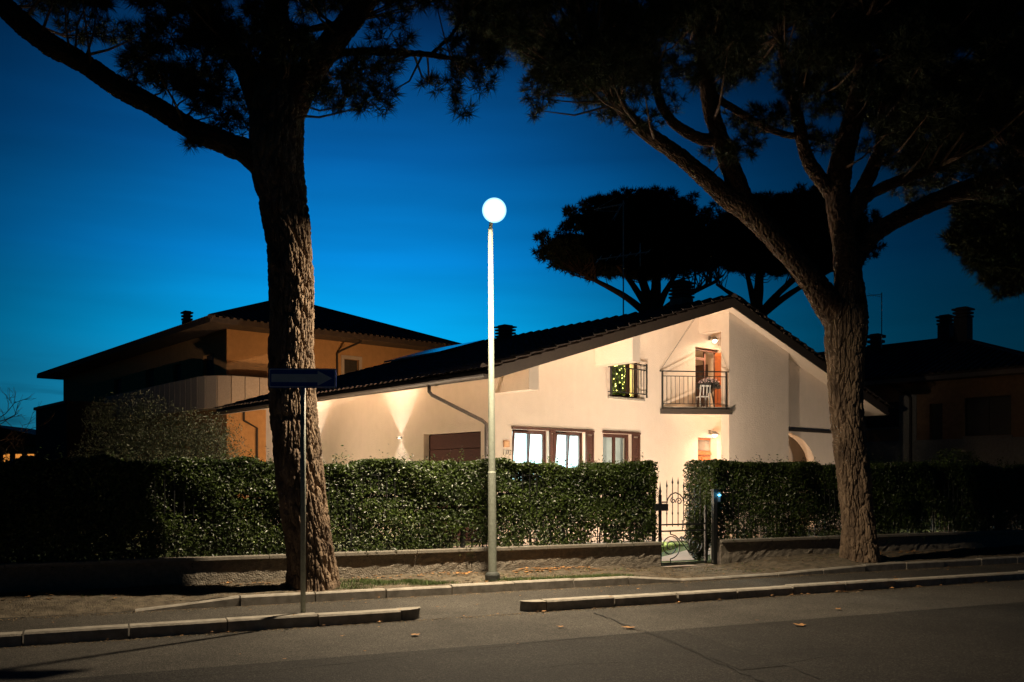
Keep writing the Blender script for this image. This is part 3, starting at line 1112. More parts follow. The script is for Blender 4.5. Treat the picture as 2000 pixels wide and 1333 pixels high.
# number plates beside the kitchen window
pl = MB().box(0.335, 0.525, -0.022, -0.002, 2.47, 2.63).build('plaque', mat('terracotta_tile', (0.42, 0.22, 0.10), (0.34, 0.17, 0.07), 20, 0.6), house)
MB().box(0.37, 0.49, -0.027, -0.0225, 2.495, 2.605).build('relief', mat('terracotta_light', (0.62, 0.38, 0.2), None, 20, 0.6), pl)
pl = MB().box(0.335, 0.525, -0.018, -0.002, 2.28, 2.405).build('house_number', mat('enamel_plate', (0.70, 0.62, 0.52), None, 5, 0.4), house)
dg = MB()
dm = mat('number_ink', (0.03, 0.02, 0.012), None, 5, 0.5)
dg.box(0.405, 0.423, -0.024, -0.0185, 2.295, 2.39)
dg.box(0.45, 0.505, -0.024, -0.0185, 2.372, 2.39)
dg.bar((0.495, -0.0212, 2.372), (0.462, -0.0212, 2.296), 0.005, 0.018, up=(1, 0, 0))
dg.build('number', dm, pl)

# ------------------------------------------------------------------ things on and in the house
tx = MB()
tree = thing('christmas_tree', 'christmas tree with small yellow lights standing inside the upper french window', 'christmas tree', HW(5.10, 0.62, 3.74), HA)
MB().tube([(0, 0, -0.015), (0, 0, 1.5)], 0.03, 8).build('trunk', M_STEM, tree)
n = 3200
hz = rng.random(n) ** 1.3 * 1.45
aa = rng.random(n) * 6.283
rr_ = (0.46 * (1 - hz / 1.75)) * np.sqrt(rng.random(n))
Pn = np.column_stack([rr_ * np.cos(aa), rr_ * 0.5 * np.sin(aa), 0.08 + hz])
V, T = needles(Pn, 0.09, 10, 0.006, np.column_stack([np.cos(aa), np.sin(aa), np.zeros(n)]))
tag(build_np('foliage', V, T, mat('fir_green', (.10, .17, .03), (.05, .09, .018), 8, .6), tree), kind='stuff')
bl = MB()
for k in range(64):
    z = 0.1 + 1.4 * k / 64
    a = -math.pi / 2 + random.uniform(-1.5, 1.5)
    r = 0.47 * (1 - z / 1.9)
    bl.lathe([(0.004, -0.016), (0.016, 0), (0.004, 0.016)], (r * math.cos(a), r * 0.55 * math.sin(a) - 0.02, z + random.uniform(-0.03, 0.03)), 6)
tag(bl.build('fairy_light', mat('fairy_glow', (1, 0.9, 0.3), None, 1, 0.5, emit=((1, 0.9, 0.25), 30)), tree), kind='stuff')

ch = thing('plastic_chair', 'white plastic chair on the balcony in front of the dark plant', 'chair', HW(7.46, -0.50, 3.762), HA + R(150))
ch.scale = (.74, .74, .74)
for (x, y) in ((-.2, -.2), (.2, -.2)):
    MB().bar((x, y, 0), (x * .9, y * .9, .41), .045).build('leg', M_PLASTIC, ch)
for (x, y) in ((-.2, .2), (.2, .2)):
    MB().bar((x, y * 1.1, 0), (x * .9, y, .41), .045).build('leg', M_PLASTIC, ch)
MB().box(-.21, .21, -.2, .21, .41, .44).build('seat', M_PLASTIC, ch, bevel=.01)
bk = MB()
bk.bar((-.19, .2, .44), (-.19, .27, .84), .045)
bk.bar((.19, .2, .44), (.19, .27, .84), .045)
bk.bar((-.21, .272, .83), (.21, .272, .83), .05, .06)
bk.bar((-.07, .23, .46), (-.07, .265, .81), .03)
bk.bar((.07, .23, .46), (.07, .265, .81), .03)
bk.build('backrest', M_PLASTIC, ch)

pp = thing('potted_plant', 'dark mounded plant with pale flowers on a stand by the balcony door', 'plant', HW(8.0, -0.30, 3.71), HA)
pp.scale = (1.12, 1.12, 1.05)
st = MB()
for a in (0.5, 2.6, 4.7):
    st.bar((.2 * math.cos(a), .2 * math.sin(a), 0), (.1 * math.cos(a), .1 * math.sin(a), .5), .025)
st.build('stand', M_IRON, pp)
MB().lathe([(0.10, .5), (.15, .72), (.16, .72), (0.02, .70)], (0, 0, 0), 14).build('pot', M_DARKW, pp)
n = 2600
Dn = unit(n)
Dn[:, 2] = np.abs(Dn[:, 2])
Pn = Dn * (np.array([.33, .33, .28]) * (0.6 + .4 * rng.random((n, 1)))) + np.array([0, 0, .62])
V, T = leaves(Pn, Dn, 0.05)
tag(build_np('foliage', V, T, mat('dark_leaf', (0.018, 0.02, 0.02), None, 6, .6), pp), kind='stuff')
k = rng.random(n) < 0.10
k &= Dn[:, 2] > 0.5
V, T = leaves(Dn[k] * np.array([.34, .34, .30]) + np.array([0, 0, .62]), Dn[k], 0.045, aspect=.9)
tag(build_np('flower', V, T, mat('pale_petal', (0.55, 0.42, 0.48), None, 6, .6), pp), kind='stuff')


def antenna(label, loc, h, rz, big=True):
    a = thing('tv_antenna', label, 'antenna', loc, rz)
    MB().tube([(0, 0, -0.06), (0, 0, h)], 0.022, 8).build('mast', M_METAL, a)
    if big:
        b = MB()
        # upper uhf array with its corner reflector
        b.bar((-0.95, 0, h - 0.32), (0.05, 0, h - 0.1), 0.032)
        b.bar((-0.9, 0, h - 0.30), (-0.2, 0, h + 0.1), 0.015)
        b.bar((-0.9, 0, h - 0.36), (-0.15, 0, h - 0.36), 0.015)
        for k in range(9):
            x = -0.92 + k * 0.1
            b.bar((x, -0.14, h - 0.32 + 0.022 * k), (x, 0.14, h - 0.32 + 0.022 * k), 0.008)
        for k in range(4):
            b.bar((-0.10 - k * 0.07, -0.22, h - 0.2 - k * 0.12), (-0.10 - k * 0.07, 0.22, h - 0.2 - k * 0.12), 0.01)
        b.bar((-0.04, 0, h - 0.12), (-0.30, 0, h - 0.66), 0.014)
        b.build('upper_array', M_METAL, a)
        b = MB()
        b.bar((-0.85, 0, h - 1.92), (0.85, 0, h - 1.62), 0.034)
        for k in range(6):
            x = -0.8 + k * 0.32
            b.bar((x, -0.5 + 0.03 * k, h - 1.915 + 0.0565 * k), (x, 0.5 - 0.03 * k, h - 1.915 + 0.0565 * k), 0.012)
        b.bar((0.55, 0, h - 2.1), (0.55, 0, h - 1.35), 0.022)
        b.build('lower_array', M_METAL, a)
    else:
        b = MB()
        b.bar((-0.62, 0, h - 0.14), (0.02, 0, h - 0.06), 0.02)
        b.bar((-0.55, 0, h - 0.04), (0.0, 0, h - 0.2), 0.012)
        for k in range(6):
            b.bar((-0.6 + k * 0.11, -0.12, h - 0.13), (-0.6 + k * 0.11, 0.12, h - 0.13), 0.01)
        b.build('upper_array', M_METAL, a)
    return a


antenna('tall television antenna with two arrays on the ridge of the white house', HW(PK, 2.83, soff(PK) + 0.3), 3.72, R(6))


# ------------------------------------------------------------------ garden wall, railings, gate
def low_wall(label, ua, ub, h, joints):
    w = thing('garden_wall', label, 'wall', RD(ua, 14.17), RANG)
    L = ub - ua
    nx_, nz_ = int(L / 0.09), 7
    xs_ = np.linspace(0, L, nx_ + 1)
    zs_ = np.linspace(-0.05, h - 0.06, nz_ + 1)
    X, Z = np.meshgrid(xs_, zs_)
    Y = rng.normal(0, 0.006, X.shape)
    idx = np.arange(X.size).reshape(X.shape)
    Q = np.stack([idx[:-1, :-1], idx[:-1, 1:], idx[1:, 1:], idx[1:, :-1]], -1).reshape(-1, 4)
    V = np.stack([X, Y, Z], -1).reshape(-1, 3)
    o = len(V)
    V = np.vstack([V, [(0, .22, -.05), (L, .22, -.05), (L, .22, h - .06), (0, .22, h - .06), (0, 0, -.05), (L, 0, -.05), (L, 0, h - .06), (0, 0, h - .06)]])
    Q = np.vstack([Q, [(o, o + 1, o + 2, o + 3), (o, o + 4, o + 7, o + 3), (o + 1, o + 5, o + 6, o + 2), (o + 7, o + 6, o + 2, o + 3)]])
    build_np('wall', V, Q, M_WALLR, w, smooth=False)
    n = max(1, int(round(L / joints)))
    for k in range(n):
        MB().box(k * L / n + .003, (k + 1) * L / n - .003, -.07, .27, h - .058 + random.uniform(-.002, .003), h).build('cap_stone', M_CAP, w, bevel=.008)
    # iron rails standing in the cap, grown into the hedge
    r = MB()
    for z in (h + 0.12, h + 1.22):
        r.bar((0.05, .16, z), (L - .05, .16, z), .03, .012)
    for k in range(int(L / 1.9) + 1):
        r.box(k * 1.9 + .02, k * 1.9 + .06, .14, .18, h, h + 1.3)
    fe = thing('iron_fence', 'iron railing overgrown by the hedge on ' + label.split(' ', 1)[1], 'fence', RD(ua, 14.17), RANG)
    r.build('rail', M_IRON, fe)
    bm_ = MB().box(-.007, .007, -.007, .007, 0, 1.3).mesh('bar', M_IRON)
    k = 0.14
    while k < L - .05:
        o = link('bar', bm_, fe)
        o.location = (k, .16, h)
        k += 0.135
    return w


low_wall('rough rendered low wall left of the garden gate', -6.0, 9.28, 0.535, 1.2)
low_wall('rough rendered low wall right of the garden gate', 10.62, 26.0, 0.535, 1.2)

gate = thing('garden_gate', 'black wrought iron garden gate with scrolls and spear tips', 'gate', RD(9.33, 14.30, 0.10), RANG)
GW = 1.06
f = MB()
f.box(0, .045, -.02, .025, -.02, 1.30)
f.lathe([(.012, 1.30), (.028, 1.36), (.018, 1.40), (.002, 1.54)], (.0225, 0, 0), 8)
f.build('stile', M_IRON, gate)
f = MB()
f.box(GW - .04, GW, -.02, .02, .0, 1.10)
f.build('stile', M_IRON, gate)
for z in (0.02, 0.62, 0.74, 1.16):
    f = MB()
    f.bar((.045, 0, z), (GW - .04 if z != 1.16 else .18, 0, z), .03, .028)
    f.build('rail', M_IRON, gate)
for k in range(7):
    x = .17 + k * .125
    top = 1.36 + .14 * math.sin(math.pi * min(1, (k + .7) / 4.2)) if k < 5 else 1.3
    f = MB()
    f.tube([(x, 0, .70), (x, 0, top)], .009, 6)
    f.lathe([(.009, 0), (.021, .03), (.012, .07), (.001, .14)], (x, 0, top), 6)
    f.lathe([(.009, -.03), (.017, 0), (.009, .03)], (x, 0, .95), 6)
    f.build('bar', M_IRON, gate)


def spiral(cx, cz, r0, turns, a0, sg=1, n=44):
    return [(cx + (r0 * (1 - .85 * k / n)) * math.cos(a0 + sg * 2 * math.pi * turns * k / n), 0, cz + (r0 * (1 - .85 * k / n)) * math.sin(a0 + sg * 2 * math.pi * turns * k / n)) for k in range(n + 1)]


f = MB()
f.tube([(.17, 0, 1.16), (.19, 0, 1.22), (.26, 0, 1.30), (.36, 0, 1.335), (.46, 0, 1.30), (.53, 0, 1.23), (.56, 0, 1.15)], .012, 6)
f.tube(spiral(.31, 1.19, .06, 1.3, math.pi * .5), .010, 6)
f.tube(spiral(.44, 1.17, .075, 1.4, math.pi * 1.1, -1), .010, 6)
f.tube(spiral(.66, 1.17, .13, 1.2, math.pi, -1), .012, 6)
f.tube(spiral(.86, 1.17, .10, 1.2, math.pi, -1), .010, 6)
f.build('scroll', M_IRON, gate)
f = MB()
f.tube([(.25, 0, .62), (.25, 0, .56)], .012, 6)
f.tube([(.25, 0, .10), (.25, 0, .03)], .012, 6)
f.tube(spiral(.25, .33, .23, 2.2, math.pi * 1.5), .011, 6)
f.tube([(.25, 0, .56), (.36, 0, .53), (.46, 0, .44), (.56, 0, .34), (.66, 0, .22), (.78, 0, .18)], .011, 6)
f.tube(spiral(.58, .48, .09, 1.4, math.pi), .010, 6)
f.tube(spiral(.80, .36, .18, 2.0, math.pi * 1.5), .011, 6)
f.build('scroll', M_IRON, gate)
MB().box(-.10, .17, -.05, .05, 1.0, 1.13).build('lock_box', M_IRON, gate)
po = thing('gate_post', 'dark iron gate post carrying a blue lit bell push', 'post', RD(10.50, 14.20, 0.04), RANG)
f = MB()
f.box(-.04, .04, -.04, .04, 0, 1.42)
f.box(-.052, .052, -.052, .052, 1.42, 1.46)
f.build('shaft', M_IRON, po)
MB().box(.046, .105, -.05, .0, 1.22, 1.40).build('intercom', mat('intercom_case', (.10, .13, .15), None, 5, .4), po)
MB().lathe([(.004, -.018), (.03, -.006), (.03, .006), (.004, .018)], (.072, -.058, 1.345), 10).build('bell_light', mat('bell_glow', (.1, .7, 1), None, 1, .5, emit=((.12, .62, 1.0), 18)), po)
lamp('POINT', 'bell_light_glow', (.08, -.12, 1.345), 0.35, (.1, .6, 1.0), po, shadow_soft_size=.02)
f = thing('gate_post', 'dark iron gate post at the end of the left wall', 'post', RD(9.29, 14.42, 0.04), RANG)
MB().box(-.03, .03, -.03, .03, 0, 1.42).build('shaft', M_IRON, f)
lb = thing('letter_box', 'pale grey letter box on a thin stand behind the right hedge', 'letter box', RD(10.98, 14.95, 0.1), RANG)
MB().tube([(0, 0, 0), (0, 0, .85)], .018, 8).build('stand', M_POLE, lb)
MB().box(-.14, .14, -.06, .06, .85, 1.05).box(-.155, .155, -.075, .075, 1.05, 1.075).build('box', M_PLASTIC, lb)


yl = thing('added_yard_lamp', 'added unseen post lamp on the ground beside the ochre house', 'added lamp', (-5.1, 36.3, -.02), 0)  # unseen lamp added to light the ochre wall
MB().lathe([(.06, 0), (.04, .03), (.04, 2.2)], n=10).build('post', M_IRON, yl)
MB().lathe([(.07, 2.201), (.09, 2.24), (.09, 2.30), (.02, 2.33)], n=12).build('lens', mat('bollard_lens', (1, 1, 1), None, 1, .5, emit=((1, .8, .55), 12)), yl)
lamp('POINT', 'added_yard_light', (0, 0, 2.5), 850, (1.0, .58, .27), yl, shadow_soft_size=.08)
# unseen floodlights on stakes, added to brighten the house walls
for (t, s_, rz, lab, pw, col) in ((1.4, -3.7, 0, 'small added floodlight on the lawn facing the kitchen windows', P_ADDED_FLOOD, (1.0, .80, .60)),
                                  (5.0, -1.75, 0, 'small added floodlight close to the house below the balcony', P_ADDED_FLOOD * .16, (1.0, .80, .60)),
                                  (-4.4, 4.6, -90, 'small added floodlight on the lawn facing the garage side', P_ADDED_FLOOD * .75, (1.0, .73, .50)),
                                  (13.4, -5.0, 8, 'small added floodlight on the lawn right of the gate path', P_ADDED_FLOOD * .06, (1.0, .80, .60))):
    gl = thing('added_floodlight', lab, 'floodlight', HW(t, s_, .1), HA + R(rz))
    MB().tube([(0, 0, -.05), (0, 0, .22)], .014, 8).build('stake', M_IRON, gl)
    MB().lathe([(.05, -.09), (.065, -.07), (.075, .05), (.07, .06), (.05, .055)], n=14).build('housing', M_IRON, gl).rotation_euler = (R(-70), 0, 0)
    gl.children[-1].location = (0, 0, .28)
    MB().lathe([(.06, .045), (.06, .05)], n=14).build('lens', mat('flood_lens', (1, 1, 1), None, 1, .5, emit=((1, .85, .65), 12)), gl).rotation_euler = (R(-70), 0, 0)
    gl.children[-1].location = (0, 0, .28)
    lamp('SPOT', 'added_flood_beam', (0, .075, .31), pw, col, gl, (R(90 + 20), 0, 0), spot_size=R(165), spot_blend=.5, shadow_soft_size=.07)


pl_ = thing('added_path_light', 'added low path light on the lawn just inside the garden gate', 'added lamp', RD(9.02, 15.75, .1), RANG)  # added behind the hedge to brighten the path
MB().lathe([(.04, 0), (.03, .02), (.03, .90)], n=10).build('post', M_IRON, pl_)
MB().lathe([(.10, .98), (.10, .995), (.02, 1.02)], n=14).build('cap', M_IRON, pl_)
MB().lathe([(.035, .901), (.045, .91), (.045, .975), (.03, .979)], n=12).build('lens', mat('bollard_lens', (1, 1, 1)), pl_)
lamp('AREA', 'added_path_glow', (.09, 0, .93), 80, (1.0, .76, .58), pl_, (0, 0, 0), shape='DISK', size=.10)


# ------------------------------------------------------------------ hedges
def hedge(label, ua, ub, ztop, n, ends=(False, False), lean=0.0):
    h = thing('hedge', label, 'hedge', RD(ua, 14.34), RANG)
    g = np.random.default_rng(int(abs(ua) * 10) + 3)
    L = ub - ua
    zb, th = 0.50, 0.95
    x = g.random(n) * L
    z = zb + (ztop - zb) * g.random(n) ** 0.92
    kind = g.random(n)
    bulge = (0.05 * np.sin(x * 2.1 + 1) + 0.04 * np.sin(x * 5.3 + z * 4) + 0.03 * np.sin(z * 7 + x * 1.7)) * np.clip((z - .5) / .6, 0.15, 1)
    front = -0.10 + bulge + np.abs(g.normal(0, 0.15, n))
    yv = front.copy()
    Nn = np.tile([0.0, -1.0, 0.25], (n, 1))
    top = kind > 0.76
    yv[top] = -0.08 + th * g.random(top.sum())
    z[top] = ztop - np.abs(g.normal(0, 0.07, top.sum()))
    Nn[top] = (0, -0.35, 1)
    sprig = (kind > 0.965)
    inside = (kind > 0.60) & ~top
    yv[inside] = th * g.random(inside.sum())
    z += 0.035 * np.sin(x * 1.3) * (z > 1.2) + (0.03 * np.sin(x * 6.1) + 0.035 * np.sin(x * 2.7 + 1) + 0.02 * np.sin(x * 13)) * (z > 1.4)
    # looser foot: gaps where the light of the garden shows through
    gap = np.sin(x * 2.3 + 0.7) + np.sin(x * 5.1 + z * 3) + np.sin(x * 9.7 - z * 6)
    gap = np.where(x < L - 7.2, gap - 1.2, gap) if ends[1] else gap
    keep = ~((z < 0.92) & (gap > 0.6) & (g.random(n) < np.clip((.92 - z) * 2.6, 0, .85)))
    keep &= ~((z < 1.2) & (gap > 1.6) & (g.random(n) < 1.6 * np.clip(1.25 - z, 0, .5)))
    P = np.column_stack([x, yv, z])[keep]
    Nn = Nn[keep]
    for e, on in enumerate(ends):
        if on:
            m = int(1700 * 4)
            pe = np.column_stack([np.abs(g.normal(0, .12, m)) * (1 if e == 0 else -1) + (0 if e == 0 else L) + (0.04 * np.sin(np.arange(m))), g.random(m) * th - .08, 0.62 + (ztop - .62) * g.random(m)])
            P = np.vstack([P, pe])
            Nn = np.vstack([Nn, np.tile([-1.0 if e == 0 else 1.0, -.3, .2], (m, 1))])
    # the dense woody inside that stops most of the light
    m = int(L * 3200)
    zi = .95 + (ztop - 1.05) * g.random(m) ** .8
    P = np.vstack([P, np.column_stack([g.random(m) * L, .25 + .5 * g.random(m), zi])])
    Nn = np.vstack([Nn, np.tile([0, -1.0, .2], (m, 1))])
    # shoots that stick out of the clipped top
    m = int(L * 22)
    sx_ = g.random(m) * L
    sy_ = g.random(m) * th * 0.9
    hs = np.abs(g.normal(0, .08, m))
    Ps = np.repeat(np.column_stack([sx_, sy_, np.full(m, ztop - .02)]), 7, axis=0)
    Ps += np.column_stack([g.normal(0, .022, m * 7), g.normal(0, .022, m * 7), np.repeat(hs, 7) * np.tile(np.linspace(.1, 1.5, 7), m)])
    P = np.vstack([P, Ps])
    Nn = np.vstack([Nn, np.tile([0, -.4, 1.0], (m * 7, 1))])
    V, T = leaves(P, Nn, 0.052, g, aspect=.5, jitter=.75)
    tag(build_np('foliage', V, T, M_HEDGE, h), kind='stuff')
    s = MB()
    k = 0.2
    while k < L:
        x2 = k + g.normal(0, .06)
        s.tube([(k, .4, .1), (k + g.normal(0, .05), .35, .7), (x2, .4 + g.normal(0, .1), 1.3), (x2 + g.normal(0, .15), .4 + g.normal(0, .1), ztop - .15)], [.02, .016, .012, .006], 5)
        k += .34
    s.build('stem', M_STEM, h)
    # twigs hanging over the wall cap
    m = int(L * 2.6)
    Pd = []
    for k in range(m):
        x0, L2 = g.random() * L, g.random() * .22 + .04
        for q in range(6):
            Pd.append((x0 + g.normal(0, .012) + q * .006, -.22 - .03 * g.random(), .60 - L2 * q / 6))
    V, T = leaves(np.array(Pd), np.tile([0, -1.0, .3], (len(Pd), 1)), .05, g)
    tag(build_np('hanging_shoots', V, T, M_HEDGE, h), kind='stuff')
    return h


hedge('long clipped evergreen hedge left of the garden gate', -5.5, 9.28, 1.965, 210000, (False, True))
hedge('clipped evergreen hedge right of the garden gate', 10.52, 25.0, 1.985, 185000, (True, False))
# the bushy foot of the right hedge by the gate
bs = thing('shrub', 'small dense shrub just inside the gate on its right', 'shrub', RD(10.50, 14.70, 0.1), RANG)
n = 5200
Dn = unit(n)
Pn = Dn * np.array([.27, .26, .52]) * (0.65 + .35 * rng.random((n, 1))) + np.array([0, 0, .52])
V, T = leaves(Pn, Dn, .055)
tag(build_np('foliage', V, T, M_HEDGE, bs), kind='stuff')
MB().tube([(0, 0, 0), (.02, 0, .6)], .025, 6).build('stem', M_STEM, bs)

# grey leaved shrub behind the left hedge
sh = thing('olive_shrub', 'big grey-leaved shrub behind the left hedge in front of the ochre house', 'shrub', U(320, HOR, 20.5) * 1.0, 0)
sh.location = ((320 - 1000) / F * 20.5, 20.5, 0.1)
ctr = np.array([(-1.35, 0, 1.6, .8, 1.0), (-1.1, .2, 2.6, .75, .9), (-.2, -.1, 1.9, 1.0, 1.2), (-.5, .2, 2.9, .7, .7), (.6, .1, 1.9, 1.0, 1.2), (1.2, 0, 2.2, .65, .9), (1.35, .2, 1.5, .5, .8), (.35, .3, 2.7, .6, .5), (-1.5, .1, 3.0, .35, .45)])
Ps, Ns = [], []
for (cx, cy, cz, rx, rz_) in ctr:
    m = int(5200 * rx * rz_)
    D_ = unit(m)
    Ps.append(D_ * np.array([rx, rx * .8, rz_]) * (0.35 + .75 * rng.random((m, 1))) + (cx, cy, cz))
    Ns.append(D_)
V, T = leaves(np.vstack(Ps), np.vstack(Ns), .062, aspect=.34, jitter=1.1)
tag(build_np('foliage', V, T, M_OLIVE, sh), kind='stuff')
s = MB()
for (cx, cy, cz, rx, rz_) in ctr:
    s.tube([(random.uniform(-.2, .2), 0, -.05), (cx * .4, cy, cz * .5), (cx, cy, cz), (cx * 1.1, cy, cz + rz_ * .8)], [.05, .035, .02, .008], 6)
s.build('trunk', M_STEM, sh)


# ------------------------------------------------------------------ street lamps and the sign
def glare_ball():
    """glowing opal body of the lamp globe: thick in the middle, thin at its rim"""
    m = bpy.data.materials.new('lamp_glare')
    m.use_nodes = True
    t = m.node_tree
    t.nodes.clear()
    o = t.nodes.new('ShaderNodeOutputMaterial')
    em = t.nodes.new('ShaderNodeEmission')
    em.inputs[0].default_value = (.42, .90, 1.0, 1)
    em.inputs[1].default_value = 12.0
    t.links.new(em.outputs[0], o.inputs['Volume'])
    return m


def street_lamp(label, loc, head, power):
    o = thing('street_lamp', label, 'street lamp', loc, 0)
    hx, hy, hz = head
    p = MB().lathe([(.066, .0), (.064, .9), (.062, 1.66), (.055, 1.68), (.046, 3.4), (.036, hz - .06), (.036, hz - .02)], n=20)
    p.build('pole', M_POLE, o, smooth=False)
    MB().lathe([(.115, -.06), (.115, .07), (.10, .10), (.067, .12)], n=20).build('base_collar', mat('collar_iron', (.05, .055, .05), None, 9, .7, .4, 60), o)
    MB().tube([(0, 0, hz - .03), (hx * .12, hy * .12, hz + .01), (hx * .35, hy * .35, hz + .03), (hx * .85, hy * .85, hz + .02)], .028, 12).build('arm', M_POLE, o, smooth=True)
    g = [(.178 * math.cos(R(a)), hz + .178 * math.sin(R(a))) for a in np.linspace(-87, 87, 24)]
    MB().lathe(g, (hx, hy, 0), 40).build('globe', glare_ball(), o, smooth=True)  # glowing ball in place of the lamp's glare
    lamp('AREA', 'street_lamp_light', (hx, hy, hz + .10), power, LAMPC, o, (0, 0, 0), shape='DISK', size=.20, spread=R(168))
    return o


lp = px_road(962, 13.05)
lb = RD(lp, 13.05, .13)
street_lamp('lit street lamp with its glare as a bright globe on a grey pole beside the hedge', lb, (-.255 - lb.x + .03, 13.25 - lb.y, 5.48), P_STREET).rotation_euler = (0, -.006, 0)

sg = thing('road_sign', 'blue one-way sign with a white arrow on a grey pole', 'road sign', ((592 - 1000) / F * 10.6, 10.6, .1), R(3))
MB().tube([(0, 0, -.02), (0, 0, 2.86)], .030, 14).build('pole', M_POLE, sg, smooth=True)


def rrect(w, h, r, n=5):
    P = []
    for (cx, cz, a0) in ((w - r, h - r, 0), (-w + r, h - r, 90), (-w + r, -h + r, 180), (w - r, -h + r, 270)):
        P += [(cx + r * math.cos(R(a0 + 90 * k / n)), cz + r * math.sin(R(a0 + 90 * k / n))) for k in range(n + 1)]
    return P


ZS = 2.765
mb = MB()
mb.prism(rrect(.388, .114, .02), lambda x, z: (x, -.034, z + ZS), lambda x, z: (x, -.048, z + ZS))
pl = mb.build('plate', mat('sign_blue', (.015, .07, .42), (.012, .055, .34), 6, .35), sg)
mb = MB()
o_, i_ = rrect(.380, .106, .018), rrect(.371, .097, .014)
m = len(o_)
mb.add([(x, -.0495, z + ZS) for x, z in o_] + [(x, -.0495, z + ZS) for x, z in i_], [(k, (k + 1) % m, m + (k + 1) % m, m + k) for k in range(m)])
mb.build('border', mat('sign_white', (.9, .9, .88), None, 5, .4), pl)
mb = MB()
ar = [(-.355, -.047), (.175, -.047), (.175, -.088), (.345, 0), (.175, .088), (.175, .047), (-.355, .047)]
mb.prism(ar, lambda x, z: (x, -.0485, z + ZS), lambda x, z: (x, -.0505, z + ZS))
mb.build('arrow', mat('sign_white', (.62, .63, .60)), pl)
cl = MB()
for z in (2.70, 2.83):
    cl.box(-.045, .045, -.0335, .035, z - .015, z + .015)
cl.build('bracket', M_POLE, sg)


# ------------------------------------------------------------------ umbrella pines
def inside_poly(p, poly):
    c = False
    j = len(poly) - 1
    for i in range(len(poly)):
        if (poly[i][1] > p[1]) != (poly[j][1] > p[1]) and p[0] < (poly[j][0] - poly[i][0]) * (p[1] - poly[i][1]) / (poly[j][1] - poly[i][1]) + poly[i][0]:
            c = not c
        j = i
    return c


def pine(label, base, trunk, limbs, clumps, tuft=0.19, tufts_per=26, k=22, width=.0055, segs=120, step=.03, depth=.03, near=True, needle=None, group=None, lseg=48):
    """trunk, limbs: rows of (x, y, z, radius) in the world; clumps: rows of (x, y, z, r)"""
    o = thing('pine_tree', label, 'tree', base, 0, group)
    bx = np.array(base)
    pts = []
    V, Q, C = bark_tube(np.array([t[:3] for t in trunk]) - bx, [t[3] for t in trunk], segs, step, depth, len(label))
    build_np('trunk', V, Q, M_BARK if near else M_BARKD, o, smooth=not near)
    pts.append(C[int(len(C) * .55):])
    for i, lm in enumerate(limbs):
        V, Q, C = bark_tube(np.array([t[:3] for t in lm]) - bx, [t[3] for t in lm], lseg, step * 1.3, depth * .5, i + 3, cw=.08, chh=.16)
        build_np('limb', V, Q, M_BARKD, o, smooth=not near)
        pts.append(C[len(C) // 4:])
    pts = np.vstack(pts)
    g = np.random.default_rng(len(label) * 7)
    cl = np.array(clumps)
    cl[:, :3] -= bx
    # twigs that carry every clump of needles
    tw = MB()
    cents, dirs = [], []
    for (x, y, z, r) in cl:
        p = np.array((x, y, z))
        dd = np.linalg.norm(pts[:, :3] - p, axis=1) + np.clip(pts[:, 2] - z, 0, 9) * 1.5
        q = pts[np.argsort(dd)[min(len(dd) - 1, g.integers(0, 6))]]
        v = p - q[:3]
        if np.linalg.norm(v) < 3.4:
            midp = q[:3] + v * .5 + np.array([0, 0, -.08 * np.linalg.norm(v)]) + g.normal(0, .05, 3)
            r0 = min(q[3] * .5, .012 + .008 * np.linalg.norm(v))
            tw.tube([q[:3], midp, p], [r0, r0 * .7, .006], 5, cap=False)
        m = max(4, int(tufts_per * (r / .4) ** 2))
        D_ = unit(m, g)
        rad = r * (.45 + .55 * g.random((m, 1)) ** .6)
        c = p + D_ * rad * np.array([1, 1, .62])
        cents.append(c)
        u_ = D_ * .6
        u_[:, 2] += .55
        dirs.append(u_)
        for q2 in range(3):
            e = c[q2]
            tw.tube([p, (p + e) / 2 + g.normal(0, .03, 3), e], [.008, .006, .003], 4, cap=False)
    tag(tw.build('twig', M_BARKD, o), kind='stuff')
    cents, dirs = np.vstack(cents), np.vstack(dirs)
    V, T = needles(cents, tuft, k, width, dirs, g)
    tag(build_np('crown', V, T, needle or M_NEED, o), kind='stuff')
    return o


def PX(rows, z0, s=1.0):
    """rows of (px, py, width in px[, z]) -> world rows"""
    out = []
    for r_ in rows:
        z = r_[3] if len(r_) > 3 else z0
        p = U(r_[0], r_[1], z)
        out.append((p.x, p.y, p.z, r_[2] / 2 * z / F))
    return out


def fill(poly, n, zr, rpx, seed):
    g = np.random.default_rng(seed)
    xs_, ys_ = [p[0] for p in poly], [p[1] for p in poly]
    out = []
    while len(out) < n:
        p = (g.uniform(min(xs_), max(xs_)), g.uniform(min(ys_), max(ys_)))
        if inside_poly(p, poly):
            z = g.uniform(*zr)
            q = U(p[0], p[1], z)
            out.append((q.x, q.y, q.z, g.uniform(*rpx) * z / F))
    return out


def spots(rows, zr, seed):
    g = np.random.default_rng(seed)
    out = []
    for (x, y, r_) in rows:
        z = g.uniform(*zr)
        q = U(x, y, z)
        out.append((q.x, q.y, q.z, r_ * z / F))
    return out


